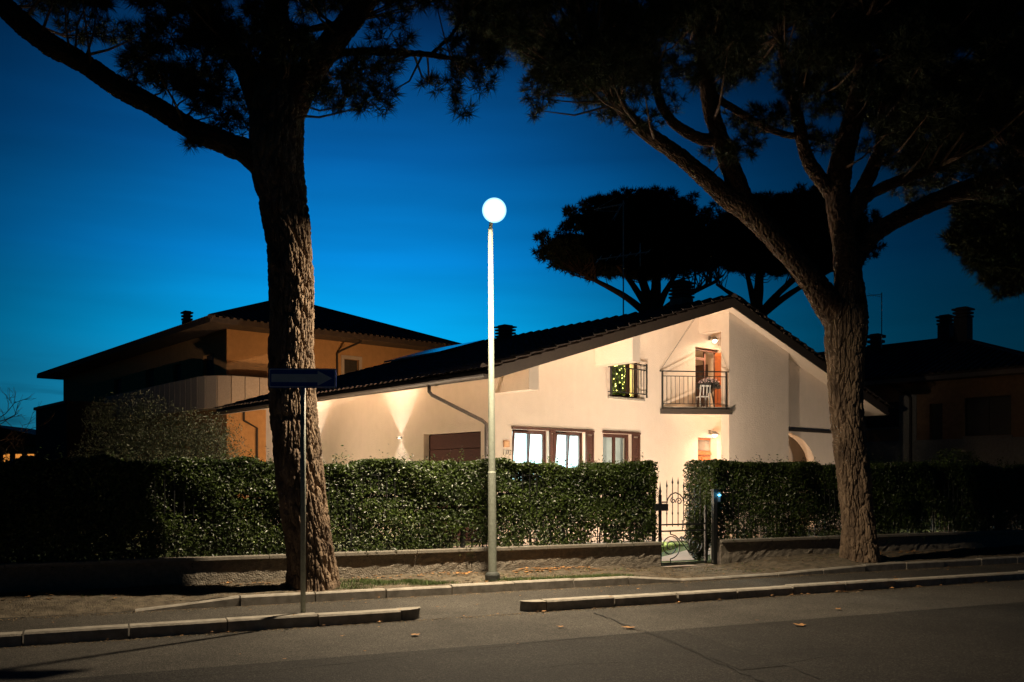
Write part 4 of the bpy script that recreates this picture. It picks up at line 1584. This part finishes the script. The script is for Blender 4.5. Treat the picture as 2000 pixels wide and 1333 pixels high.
z1 = 13.0
trunk = PX([(611, 1154, 128), (612, 1140, 104), (608, 1080, 92), (596, 1000, 90), (582, 900, 90), (572, 800, 86), (569, 700, 84), (570, 600, 82), (566, 500, 84), (553, 400, 90), (542, 320, 104), (540, 250, 104), (545, 190, 96), (548, 130, 70)], z1)
limbs = [PX([(520, 320, 70), (480, 296, 48), (430, 276, 44), (380, 255, 42), (300, 208, 40), (228, 168, 42), (160, 122, 38), (90, 82, 42), (20, 25, 40), (-60, -50, 34)], z1),
         PX([(560, 220, 72), (600, 150, 60), (640, 95, 50), (700, 20, 42), (760, -70, 34)], z1),
         PX([(535, 215, 60), (530, 140, 48), (540, 60, 44), (545, -60, 36)], z1),
         PX([(515, 215, 56), (480, 130, 44), (420, 50, 38), (360, -60, 30)], z1),
         PX([(625, 120, 22), (680, 102, 14, 13.1), (760, 102, 12, 12.9), (840, 108, 10, 12.6), (900, 118, 6, 12.4)], z1),
         PX([(840, 108, 8, 12.6), (880, 70, 6, 12.6), (900, 40, 5, 12.6)], z1),
         PX([(540, 95, 18), (600, 60, 12, 13.6), (700, 40, 9, 14)], z1)]
polyL = [(60, -260), (75, 10), (120, 40), (200, 75), (260, 130), (340, 165), (430, 190), (480, 150), (560, 110), (640, 140), (640, 190), (690, 195), (760, 175), (790, 95), (850, 75), (960, 130), (1010, 100), (1010, -260)]
cl = fill(polyL, 150, (11.5, 15.5), (36, 62), 5)
cl += spots([(425, 225, 34), (400, 205, 30), (455, 245, 34), (430, 265, 26), (470, 215, 30), (385, 180, 34), (330, 150, 36), (270, 110, 34), (690, 205, 34), (730, 205, 34), (755, 185, 28), (650, 190, 30), (620, 185, 26), (850, 170, 20), (880, 190, 22), (905, 212, 22), (885, 165, 22), (935, 170, 20), (960, 165, 16), (830, 160, 16), (905, 140, 26), (955, 130, 34), (380, 285, 10), (365, 275, 10)], (12.6, 13.8), 6)
pine('large umbrella pine with a long bare limb, trunk behind the one-way sign', U(611, 1145, z1), trunk, limbs, cl, segs=170, step=.02, depth=.058, tufts_per=48, k=34, width=.0058)

z2 = 17.2
trunk = PX([(1681, 1108, 98), (1680, 1095, 78), (1677, 1040, 64), (1670, 960, 62), (1661, 880, 62), (1654, 800, 64), (1652, 720, 66), (1651, 660, 74), (1652, 620, 78), (1656, 590, 66), (1660, 550, 52)], z2)
limbs = [PX([(1650, 640, 60), (1618, 595, 56), (1590, 555, 50), (1545, 500, 46), (1490, 440, 46), (1450, 400, 50), (1425, 388, 42), (1380, 350, 34), (1320, 300, 30), (1265, 262, 28), (1225, 225, 24), (1190, 180, 20), (1150, 120, 16)], z2),
         PX([(1455, 405, 44), (1438, 355, 40), (1420, 310, 38), (1402, 260, 34), (1388, 210, 32), (1380, 160, 30), (1372, 100, 24), (1360, 20, 18)], z2),
         PX([(1405, 275, 26), (1370, 272, 22), (1335, 255, 20), (1305, 228, 18), (1288, 195, 16), (1280, 150, 12)], z2),
         PX([(1662, 600, 62), (1657, 540, 54), (1652, 480, 50), (1640, 420, 46), (1636, 370, 46), (1645, 310, 44), (1662, 250, 40), (1675, 190, 36), (1685, 120, 30), (1690, 20, 22)], z2),
         PX([(1640, 400, 34), (1612, 362, 28), (1585, 325, 26), (1570, 290, 24), (1560, 240, 22), (1548, 190, 20), (1535, 140, 16), (1520, 60, 12)], z2),
         PX([(1658, 520, 46), (1690, 475, 34), (1725, 445, 34), (1780, 415, 34), (1840, 388, 36), (1900, 365, 34), (1970, 345, 28), (2060, 320, 22)], z2),
         PX([(1650, 440, 36), (1690, 388, 22), (1740, 360, 22), (1790, 342, 18), (1850, 320, 14)], z2),
         PX([(1660, 420, 34), (1690, 360, 30), (1712, 310, 26), (1722, 270, 22), (1725, 200, 18)], z2),
         PX([(1395, 190, 16), (1470, 235, 12), (1530, 262, 12), (1600, 270, 10)], z2)]
polyR = [(930, -280), (930, 60), (1000, 90), (1060, 120), (1130, 165), (1200, 195), (1290, 165), (1340, 180), (1420, 150), (1500, 160), (1560, 190), (1650, 190), (1730, 220), (1760, 260), (1830, 300), (1930, 300), (2120, 330), (2120, -280)]
cl = fill(polyR, 400, (14.5, 20.5), (40, 66), 8)
cl += fill([(1700, 150), (1745, 330), (1840, 340), (2000, 400), (2120, 420), (2120, 150)], 60, (15.5, 20), (34, 50), 81)
cl += spots([(1045, 165, 30), (1060, 195, 26), (1042, 215, 20), (1030, 185, 16), (1075, 175, 24), (1150, 190, 32), (1180, 215, 30), (1210, 225, 28), (1250, 228, 28), (1280, 238, 22), (1310, 205, 26), (1450, 285, 34), (1425, 300, 26), (1390, 300, 20), (1480, 260, 32), (1465, 225, 32), (1500, 225, 34), (1440, 230, 26), (1530, 230, 30), (1580, 265, 26), (1605, 285, 26), (1625, 275, 22), (1700, 290, 22), (1745, 300, 32), (1770, 330, 32), (1790, 355, 30), (1765, 375, 26), (1800, 385, 22), (1830, 350, 30), (1900, 330, 34), (1780, 395, 14), (1240, 250, 18)], (16.6, 17.9), 9)
pine('umbrella pine forking low into two limbs, right of the garden gate', U(1680, 1097, z2), trunk, limbs, cl, segs=150, step=.025, depth=.056, tufts_per=44, k=32, width=.0062)

# crown of a third pine reaching in from the right
z3 = 25.0
tb = U(2330, 1020, z3)
trunk = [(tb.x, tb.y, -.1, .36), (tb.x, tb.y, 1.5, .33), (tb.x - .2, tb.y, 4, .29), (tb.x - .5, tb.y, 6.5, .25), (tb.x - .9, tb.y, 8.5, .18)]
q = U(2000, 480, z3)
limbs = [[(tb.x - .45, tb.y, 6.2, .18), (tb.x - 2.2, tb.y - .2, 7.2, .13), (q.x, q.y, q.z, .10), (q.x - .9, q.y, q.z + .3, .06)], [(tb.x - .7, tb.y, 7.6, .15), (tb.x + .5, tb.y, 9, .1), (tb.x + 1.5, tb.y, 10, .07)]]
cl = fill([(1868, 430), (1900, 400), (2000, 385), (2100, 390), (2350, 330), (2600, 420), (2300, 500), (2100, 560), (1975, 560), (1925, 525), (1880, 480)], 120, (23, 27), (22, 40), 12)
cl += spots([(1878, 445, 22), (1885, 480, 22), (1905, 520, 22), (1935, 550, 20), (1960, 570, 18), (1985, 560, 24), (1945, 535, 24), (1895, 420, 26), (1930, 430, 30), (1960, 480, 34), (1920, 480, 30)], (24, 26), 13)
pine('dark pine whose crown reaches in over the neighbouring roof', (tb.x, tb.y, 0), trunk, limbs, cl, tuft=.26, tufts_per=55, k=16, width=.014, segs=40, step=.1, near=False, needle=M_NEEDF, lseg=16)


def far_pine(label, px, top, bot, x0, x1, z, tx, forks, seed):
    g = np.random.default_rng(seed)
    a, b = U(x0, 0, z), U(x1, 0, z)
    zt, zb = U(0, top, z).z, U(0, bot, z).z
    cx, rx = (a.x + b.x) / 2, (b.x - a.x) / 2
    base = U(tx, HOR, z)
    fk = U(tx, 605, z).z
    trunk = [(base.x, z, -.1, .42), (base.x, z, fk * .5, .36), (base.x, z, fk, .32), (base.x + .1, z, fk + 1.0, .26), (base.x + .2, z, zb + 1.2, .16)]
    limbs = []
    for (fx_, fy_) in forks:
        e = U(fx_, fy_, z)
        dy_ = g.uniform(-1.5, 1.5)
        limbs.append([(base.x, z, fk - .5, .22), ((base.x * .65 + e.x * .35), z + dy_ * .3, fk + (e.z - fk) * .30, .17), ((base.x + e.x * 2) / 3, z + dy_ * .7, fk + (e.z - fk) * .66, .12), (e.x, z + dy_, e.z, .07)])
    cl = []
    h = zt - zb
    while len(cl) < 420:
        d_ = unit(1, g)[0]
        rad = g.random() ** .33
        p = d_ * rad
        # umbrella: domed above, nearly flat below, ragged rim
        zz = p[2] * h * .60 if p[2] > 0 else p[2] * h * .20
        rr = g.uniform(.42, .68)
        cl.append((cx + p[0] * (rx - rr), z + p[1] * (rx - rr) * .9, zb + h * .40 + zz, rr))
    for _ in range(110):
        d_ = unit(1, g)[0]
        zz = d_[2] * h * (.62 if d_[2] > 0 else .24)
        cl.append((cx + d_[0] * rx * 1.0, z + d_[1] * rx * .9, zb + h * .40 + zz, g.uniform(.18, .34)))
    return pine(label, (base.x, z, 0), trunk, limbs, cl, tuft=.30, tufts_per=26, k=13, width=.024, segs=24, step=.2, near=False, needle=M_NEEDF, lseg=12, depth=.02)


far_pine('round umbrella pine behind the antenna of the white house', 1270, 392, 556, 1052, 1450, 46, 1277, [(1130, 545), (1190, 510), (1250, 500), (1330, 520), (1390, 560), (1220, 470)], 3)
far_pine('umbrella pine behind the ridge, right of the round pine', 1530, 380, 552, 1385, 1716, 49, 1478, [(1410, 545), (1450, 500), (1500, 500), (1560, 540), (1600, 500), (1640, 520)], 4)

# bare tree at the left edge
bt = thing('bare_tree', 'leafless tree with fine twigs at the left edge', 'tree', ((-70 - 1000) / F * 32, 32, 0), 0)
g = np.random.default_rng(21)
s = MB()
s.tube([(0, 0, -.05), (.05, 0, 2.0), (.1, 0, 3.0)], [.14, .11, .09], 8)
s.build('trunk', M_STEM, bt)
s = MB()


def twig(p, d_, L, r, depth_):
    p = Vector(p)
    d_ = Vector(d_).normalized()
    mid = p + d_ * L * .5 + Vector(g.normal(0, .05 * L, 3))
    e = p + d_ * L + Vector((0, 0, .08 * L))
    s.tube([p, mid, e], [r, r * .8, r * .6], 4, cap=False)
    if depth_ == 0:
        return
    for k in range(3 if depth_ > 1 else 4):
        dn = d_ + Vector(g.normal(0, .55, 3)) + Vector((0, 0, .12))
        twig(mid.lerp(e, g.uniform(0, 1)), dn, L * g.uniform(.5, .75), r * .55, depth_ - 1)


for k in range(8):
    a = k * .8
    twig((.08, 0, 1.6 + .18 * k), (math.cos(a) + .4, .5 * math.sin(a), .75), 1.55, .035, 3)
s.build('branch', M_STEM, bt)

# ------------------------------------------------------------------ the ochre house behind on the left
A2 = math.atan2(0.653, 0.758)
h2 = thing('house', 'two storey ochre house with hipped roof and rounded balcony behind the left pine', 'house', (-12.3, 37, 0), A2)
HX, HY, EV, RI = 13.3, 27.5, 8.08, 2.55


def hip(par, X, Y, ev, ri, m, th=.22):
    w = X / 2
    b = MB()
    V = [(0, 0, ev), (X, 0, ev), (X, Y, ev), (0, Y, ev)]
    T = [(0, 0, ev + th), (X, 0, ev + th), (X, Y, ev + th), (0, Y, ev + th), (w, w, ev + th + ri), (w, Y - w, ev + th + ri)]
    b.add(V + T, [(3, 2, 1, 0), (0, 1, 5, 4), (1, 2, 6, 5), (2, 3, 7, 6), (3, 0, 4, 7), (4, 5, 8), (5, 6, 9, 8), (6, 7, 9), (7, 4, 8, 9)])
    r = b.build('roof', m, par)
    # tile courses as ribs running down the two slopes in view
    t = MB()
    for k in range(int(Y / .3)):
        y = .15 + k * .3
        lim = min(1, y / w, (Y - y) / w)
        t.bar((-.03, y, ev + th + .02), (w * lim, y, ev + th + .02 + ri * lim), .13, .07)
    for k in range(int(X / .3)):
        x = .15 + k * .3
        lim = min(x, X - x) / w
        t.bar((x, -.03, ev + th + .02), (x, w * lim, ev + th + .02 + ri * lim), .13, .07)
    tag(t.build('roof_tile', m, r), kind='stuff')
    for (p, q) in (((0, 0, ev + th), (w, w, ev + th + ri)), ((X, 0, ev + th), (w, w, ev + th + ri)), ((w, w, ev + th + ri), (w, Y - w, ev + th + ri))):
        MB().tube([p, q], .11, 8).build('ridge_tile', m, r)
    return r


r2 = hip(h2, HX, HY, EV, RI, M_TILE)
ins = 1.25
# openings: (along, from, to, z0, z1)
op_left = [(2.6, 3.8, 4.95, 7.2), (6.4, 7.4, 5.6, 7.1), (10.0, 11.2, 4.95, 7.2), (15.0, 16.2, 5.6, 7.1), (4.5, 5.7, 1.9, 3.6), (12.5, 13.7, 1.9, 3.6)]
op_right = [(3.6, 4.9, 4.95, 7.2), (6.95, 7.75, 5.3, 7.3), (10.4, 11.3, 5.4, 6.9)]
mb = MB()
wall2d(mb, ins, HY - ins, lambda a: EV, op_left, 0, lambda a, z, d_: (ins + d_, a, z), .3)
mb.build('wall', M_OCHRE, h2)
mb = MB()
wall2d(mb, ins + .3, HX - ins, lambda a: EV, op_right, 0, lambda a, z, d_: (a, ins + d_, z), .3)
mb.build('wall', M_OCHRE, h2)
MB().box(HX - ins - .3, HX - ins, ins + .3, HY - ins, 0, EV).build('wall', M_OCHRE, h2)
MB().box(ins + .3, HX - ins - .3, HY - ins - .3, HY - ins, 0, EV).build('wall', M_OCHRE, h2)


def shuttered(par, pts_fn, a, b, z0, z1):
    """a closed louvred shutter pair filling an opening"""
    f_ = MB()
    for (p, q) in ((a + .01, (a + b) / 2 - .005), ((a + b) / 2 + .005, b - .01)):
        f_.prism([(p, z0 + .01), (q, z0 + .01), (q, z1 - .01), (p, z1 - .01)], lambda s_, z: pts_fn(s_, z, .16), lambda s_, z: pts_fn(s_, z, .20))
        nn = int((z1 - z0) / .14)
        for k in range(nn):
            zc = z0 + .06 + k * .14
            f_.prism([(p + .05, zc), (q - .05, zc), (q - .05, zc + .09), (p + .05, zc + .09)], lambda s_, z: pts_fn(s_, z, .145), lambda s_, z: pts_fn(s_, z, .159))
    return f_.build('window', mat('shutter_dark', (.035, .03, .022), None, 5, .6), par)


for (a, b, z0, z1) in op_left:
    shuttered(h2, lambda s_, z, d_: (ins + d_, s_, z), a, b, z0, z1)
for (a, b, z0, z1) in op_right:
    w = shuttered(h2, lambda s_, z, d_: (s_, ins + d_, z), a, b, z0, z1)
    if a == 6.95:
        t = MB()
        e = ins - .03
        t.box(a - .16, a, e, ins - .002, z0, z1 + .16)
        t.box(b, b + .16, e, ins - .002, z0, z1 + .16)
        t.box(a, b, e, ins - .002, z1, z1 + .16)
        t.build('surround', M_CONC, w)
# rounded balcony of upright concrete panels
path = [(0.12, y) for y in np.arange(14, 1.62, -.62)]
path += [(1.55 - 1.43 * math.cos(a), 1.55 - 1.43 * math.sin(a)) for a in np.linspace(0, math.pi / 2, 5)]
path += [(x, .12) for x in np.arange(2.2, 6.0, .62)]
sl = MB()
inner = [(ins - .002, 14), (ins - .002, ins - .002), (path[-1][0], ins - .002)]
sl.prism([path[0]] + path[1:] + inner[::-1], lambda x, y: (x, y, 4.72), lambda x, y: (x, y, 4.92))
bal2 = sl.build('balcony', M_CONC, h2)
for p, q in zip(path[:-1], path[1:]):
    p, q = Vector((*p, 0)), Vector((*q, 0))
    gdir = (q - p).normalized() * .012
    mb = MB()
    mb.bar(p + gdir + Vector((0, 0, 5.3)), q - gdir + Vector((0, 0, 5.3)), .07, 1.36)
    mb.build('panel', M_CONC, bal2, bevel=.01)
mb = MB()
mb.tube([(7.1, .05, 8.05), (7.1, .05, 7.95), (6.7, ins - .2, 7.65), (6.55, ins - .06, 7.5), (6.55, ins - .06, .2)], .05, 8)
mb.build('downpipe', M_DARKW, h2)
mb = MB()
mb.tube([(2.0, ins - .06, 4.7), (2.0, ins - .06, 4.2), (2.6, ins - .06, 3.9), (2.6, ins - .06, .2)], .05, 8)
mb.build('downpipe', M_DARKW, h2)
MB().box(2.2, 13, ins - .05, ins - .002, .0, 2.3).build('plinth', M_CONC, h2)
chimney('chimney', 1.5, 6.34, 8.3, .36, 9.12, 9.58, r2, M_DARKW, M_DARKW, 2)
# the terrace block at its far end
tw_ = thing('outbuilding', 'low dark flat roofed annexe at the far left of the ochre house', 'building', U(73, HOR, 50) * 1.0, A2)
tw_.location = ((70 - 1000) / F * 50, 50, 0)
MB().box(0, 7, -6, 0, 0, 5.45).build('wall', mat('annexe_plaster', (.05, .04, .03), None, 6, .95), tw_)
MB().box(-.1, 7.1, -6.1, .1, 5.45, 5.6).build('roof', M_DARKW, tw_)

# ------------------------------------------------------------------ the neighbour on the right
h3 = thing('house', 'dark brown bungalow with hipped roof beyond the right hedge', 'house', (18.49, 31.3, 0), HA)
EV3 = 5.45
r3 = hip(h3, 11, 19, EV3, 2.05, M_TILE)
ins = .8
op3 = [(1.53, 3.15, 3.30, 4.73), (5.72, 7.15, 3.77, 4.78), (4.0, 4.5, 3.0, 4.6)]
mb = MB()
wall2d(mb, ins, 19 - ins, lambda a: EV3, op3, 0, lambda a, z, d_: (ins + d_, a, z), .3)
mb.build('wall', M_BRICKP, h3)
MB().box(ins + .3, 11 - ins, ins, ins + .3, 0, EV3).build('wall', M_BRICKP, h3)
MB().box(11 - ins - .3, 11 - ins, ins + .3, 19 - ins, 0, EV3).build('wall', M_BRICKP, h3)
for (a, b, z0, z1) in op3:
    w = shuttered(h3, lambda s_, z, d_: (ins + d_, s_, z), a, b, z0, z1)
    MB().box(ins - .07, ins - .002, a - .06, b + .06, z0 - .09, z0 - .02).build('sill', M_PLINTH, w)
mb = MB()
mb.box(ins - .04, ins - .002, ins, 19 - ins, 0, 3.2)
mb.box(ins - .03, ins - .002, 5.0, 5.7, 3.2, 5.0)
mb.build('plinth', M_PLINTH, h3)
mb = MB()
mb.tube([(.0, 5.6, 5.45), (.0, 5.6, 5.35), (ins - .2, 5.3, 5.05), (ins - .1, 5.2, 4.85), (ins - .1, 5.2, .2)], .05, 8)
mb.build('downpipe', M_DARKW, h3)
mb = MB()
mb.box(-.08, .02, -.05, 19, EV3 - .02, EV3 + .13)
mb.build('gutter', mat('gutter_grey', (.16, .13, .105), None, 6, .6), r3)
chimney('chimney', 4.6, 8.7, 6.9, .50, 7.55, 8.20, r3, M_DARKW, M_DARKW, 2)
chimney('chimney', 5.3, 5.9, 7.2, .50, 8.30, 8.75, r3, M_DARKW, M_DARKW, 2)
chimney('chimney', 4.9, 5.0, 7.2, .55, 8.45, 8.90, r3, M_DARKW, M_DARKW, 2)
ww = U(1722, 660, 38)
antenna('thin television antenna on the ridge of the brown bungalow', (ww.x, ww.y, 7.2), U(0, 572, 38).z - 7.2, R(0), big=False)
db = thing('bush', 'dark bush in front of the brown bungalow window', 'bush', ((1850 - 1000) / F * 29, 29, 0), 0)
n = 9000
Dn = unit(n)
Dn[:, 2] = np.abs(Dn[:, 2])
Pn = Dn * np.array([1.5, .9, 2.5]) * (.55 + .45 * rng.random((n, 1))) + np.column_stack([.25 * np.sin(Dn[:, 2] * 9), np.zeros(n), np.full(n, .2)])
V, T = leaves(Pn, Dn, .12)
tag(build_np('foliage', V, T, M_HEDGE, db), kind='stuff')
MB().tube([(0, 0, 0), (0, 0, 1.5)], .06, 6).build('stem', M_STEM, db)

# far house with three lit windows on the left
h4 = thing('house', 'far low house with three orange lit windows at the left edge', 'house', ((35 - 1000) / F * 60, 60, 0), R(4))
ops = [(-1.02, -.50, 2.56, 3.32), (-.25, .27, 2.56, 3.32), (.52, 1.06, 2.56, 3.32)]
mb = MB()
wall2d(mb, -7, 4, lambda a: 4.0, ops, 0, lambda a, z, d_: (a, d_, z), .25)
mb.build('wall', M_BRICKP, h4)
mb = MB()
mb.prism([(-8.5, 3.9), (4.6, 3.9), (1.6, 4.5), (-2.2, 5.35), (-8.5, 5.9)], lambda x, z: (x, -.6, z), lambda x, z: (x, 7, z))
mb.build('roof', M_TILE, h4)
for (a, b, z0, z1) in ops:
    f = MB()
    f.box(a, a + .05, .05, .1, z0, z1)
    f.box(b - .05, b, .05, .1, z0, z1)
    f.box(a + .05, b - .05, .05, .1, z0 + .35, z0 + .39)
    w = f.build('window', M_DARKW, h4)
    MB().box(a + .002, b - .002, .12, .14, z0 + .002, z1 - .002).build('pane', mat('lit_blind', (.8, .5, .2), None, 6, .8, emit=((1, .36, .06), .75)), w)

# ------------------------------------------------------------------ grass, litter
def grass(n, ulo, uhi, vlo, vhi, hmax, seed):
    g = np.random.default_rng(seed)
    u = g.random(n) * (uhi - ulo) + ulo
    v = g.random(n) * (vhi - vlo) + vlo
    den = np.sin(u * 1.9 + 1) + np.sin(u * 4.3 + v * 5) + np.sin(v * 7 + u)
    k = den > -.5 + 2.0 * g.random(n)
    u, v = u[k], v[k]
    n = len(u)
    z = np.array([verge_h(a, b) for a, b in zip(u, v)]) - .005
    P = np.column_stack([CR * u - SR * v, SR * u + CR * v, z])
    h = (hmax * (.35 + .65 * g.random(n)))[:, None]
    lean = np.column_stack([g.normal(0, .4, n), g.normal(0, .4, n), np.ones(n)]) * h
    sd = unit(n, g)
    sd[:, 2] = 0
    sd = sd / (np.linalg.norm(sd, axis=1)[:, None] + 1e-9) * .0045
    V = np.stack([P - sd, P + sd, P + lean], 1).reshape(-1, 3)
    return V, np.arange(len(V)).reshape(-1, 3)


V, T = grass(13000, 2.9, 5.7, 12.68, 13.4, .062, 31)
V2, T2 = grass(5000, 5.6, 8.3, 12.68, 13.0, .06, 33)
V3, T3 = grass(4000, -2, 14, 12.8, 14.1, .05, 32)
tag(build_np('grass', np.vstack([V, V2, V3]), np.vstack([T, T2 + len(V), T3 + len(V) + len(V2)]), M_GRASS), kind='stuff')
# dry needles, crumbs of bark and grit on the verge
g = np.random.default_rng(77)
n = 16000
u = g.uniform(-3, 20, n)
v = 12.66 + 1.5 * g.random(n) ** .8
P = np.array([RD(a, b, verge_h(a, b) + .003) for a, b in zip(u, v)])
V, T = leaves(P, np.tile([0, 0, 1.0], (n, 1)), .034, g, aspect=.35, jitter=.45)
tag(build_np('ground_litter', V, T, mat('dry_crumbs', (.26, .185, .105), (.10, .07, .042), 30, .9, island=.6)), kind='stuff')
n = 9000
u = g.uniform(-4, 20, n)
v = np.where(g.random(n) < .5, 12.50 - np.abs(g.normal(0, .10, n)), 10.43 - np.abs(g.normal(0, .08, n)))
P = np.array([RD(a, b, .006) for a, b in zip(u, v)])
V, T = leaves(P, np.tile([0, 0, 1.0], (n, 1)), .022, g, aspect=.5, jitter=.5)
tag(build_np('gutter_litter', V, T, mat('dry_crumbs', (.26, .185, .105))), kind='stuff')
# lawn blades seen through the gate
g = np.random.default_rng(44)
n = 26000
u = g.uniform(8.0, 12.5, n)
v = g.uniform(15.2, 20, n)
P = np.column_stack([CR * u - SR * v, SR * u + CR * v, np.full(n, .1)])
tip = P + np.column_stack([g.normal(0, .02, n), g.normal(0, .02, n), g.uniform(.03, .07, n)])
sd = np.column_stack([np.full(n, .005), np.zeros(n), np.zeros(n)])
# keep blades off the paved path
ax, ay = 0.5 * (9.3 + 10.46), 14.8
pth0, pth1 = RD(9.88, 14.8), HW(7.4, -2.2)
dl = np.array([(pth1 - pth0).x, (pth1 - pth0).y])
rel = P[:, :2] - np.array([pth0.x, pth0.y])
off = np.abs(rel[:, 0] * dl[1] - rel[:, 1] * dl[0]) / np.linalg.norm(dl)
k = off > .72
hrel = P[:, :2] - np.array([HOUSE.x, HOUSE.y])
k &= (-hrel[:, 0] * .6456 + hrel[:, 1] * .7637) < -2.25
V = np.stack([P[k] - sd[k], P[k] + sd[k], tip[k]], 1).reshape(-1, 3)
tag(build_np('lawn_grass', V, np.arange(len(V)).reshape(-1, 3), M_GRASS), kind='stuff')


def leaf_shape(g, s):
    """a curled lobed dry leaf, 10 points round a centre"""
    pts = []
    for k in range(10):
        r_ = s * (1.0 if k % 2 == 0 else .55) * g.uniform(.8, 1.15)
        a = 2 * math.pi * k / 10
        x, y_ = r_ * math.cos(a), r_ * math.sin(a) * .85
        pts.append((x, y_, .35 * abs(x) * g.uniform(.2, 1) + .25 * abs(y_) * g.random()))
    return [(0, 0, .004)] + pts


def litter(rows, seed):
    g = np.random.default_rng(seed)
    V, T = [], []
    for (n, ulo, uhi, vlo, vhi, s0, s1) in rows:
        for _ in range(n):
            u, v = g.uniform(ulo, uhi), g.uniform(vlo, vhi)
            z = verge_h(u, v) + .004 if v > 12.62 else (.012 if v > 10.7 or v < 10.4 else .135)
            L = np.array(leaf_shape(g, g.uniform(s0, s1)))
            a = g.uniform(0, 6.28)
            tl = g.normal(0, .25)
            x_, y_ = L[:, 0] * math.cos(a) - L[:, 1] * math.sin(a), L[:, 0] * math.sin(a) + L[:, 1] * math.cos(a)
            p = RD(u, v, z)
            o_ = len(V)
            V += [(p.x + x_[i], p.y + y_[i], p.z + L[i, 2] + .006 + abs(tl) * (x_[i] + s1) * .5) for i in range(11)]
            T += [(o_, o_ + 1 + k_, o_ + 1 + (k_ + 1) % 10) for k_ in range(10)]
    return V, T


V, T = litter([(70, 6.2, 7.9, 13.8, 14.1, .03, .07), (26, 3.4, 5.2, 13.8, 14.12, .03, .07), (9, 5.2, 5.6, 13.8, 14.1, .05, .09), (150, -4, 2.2, 13.5, 14.1, .03, .07), (260, 14.2, 24, 13.0, 14.1, .03, .07), (50, -2, 14, 12.7, 14.0, .02, .045),
               (26, -3, 9, 11.8, 12.5, .015, .035), (40, -3, 14, 10.30, 10.44, .015, .04), (14, 9, 12, 10.30, 10.43, .03, .05), (20, -4, 16, 7.5, 10.3, .012, .03), (30, 12, 22, 10.7, 12.4, .02, .04)], 51)
tag(build_np('fallen_leaves', V, T, M_LITTER), kind='stuff')
g = np.random.default_rng(61)
for (px, py, s_, lab) in ((811, 1240, .07, 'dry leaf on the road below the end of the left kerb'), (1229, 1226, .085, 'pale dry leaf lying on the diagonal road crack'),
                          (1637, 1190, .065, 'dry leaf on the road between the right kerb and the asphalt seam'), (1563, 1221, .09, 'flat dry leaf on the dark asphalt right of the trench patch'), (1095, 1224, .05, 'small dry leaf on the road below the start of the right kerb')):
    L = leaf_shape(g, s_)
    mb = MB().add([(x, y_, z * .5) for x, y_, z in L], [(0, 1 + k_, 1 + (k_ + 1) % 10) for k_ in range(10)])
    o = mb.build('fallen_leaf', M_LITTER)
    o.location = gpx(px, py, .016)
    o.rotation_euler = (0, 0, g.uniform(0, 6.28))
    tag(o, lab, 'leaf')
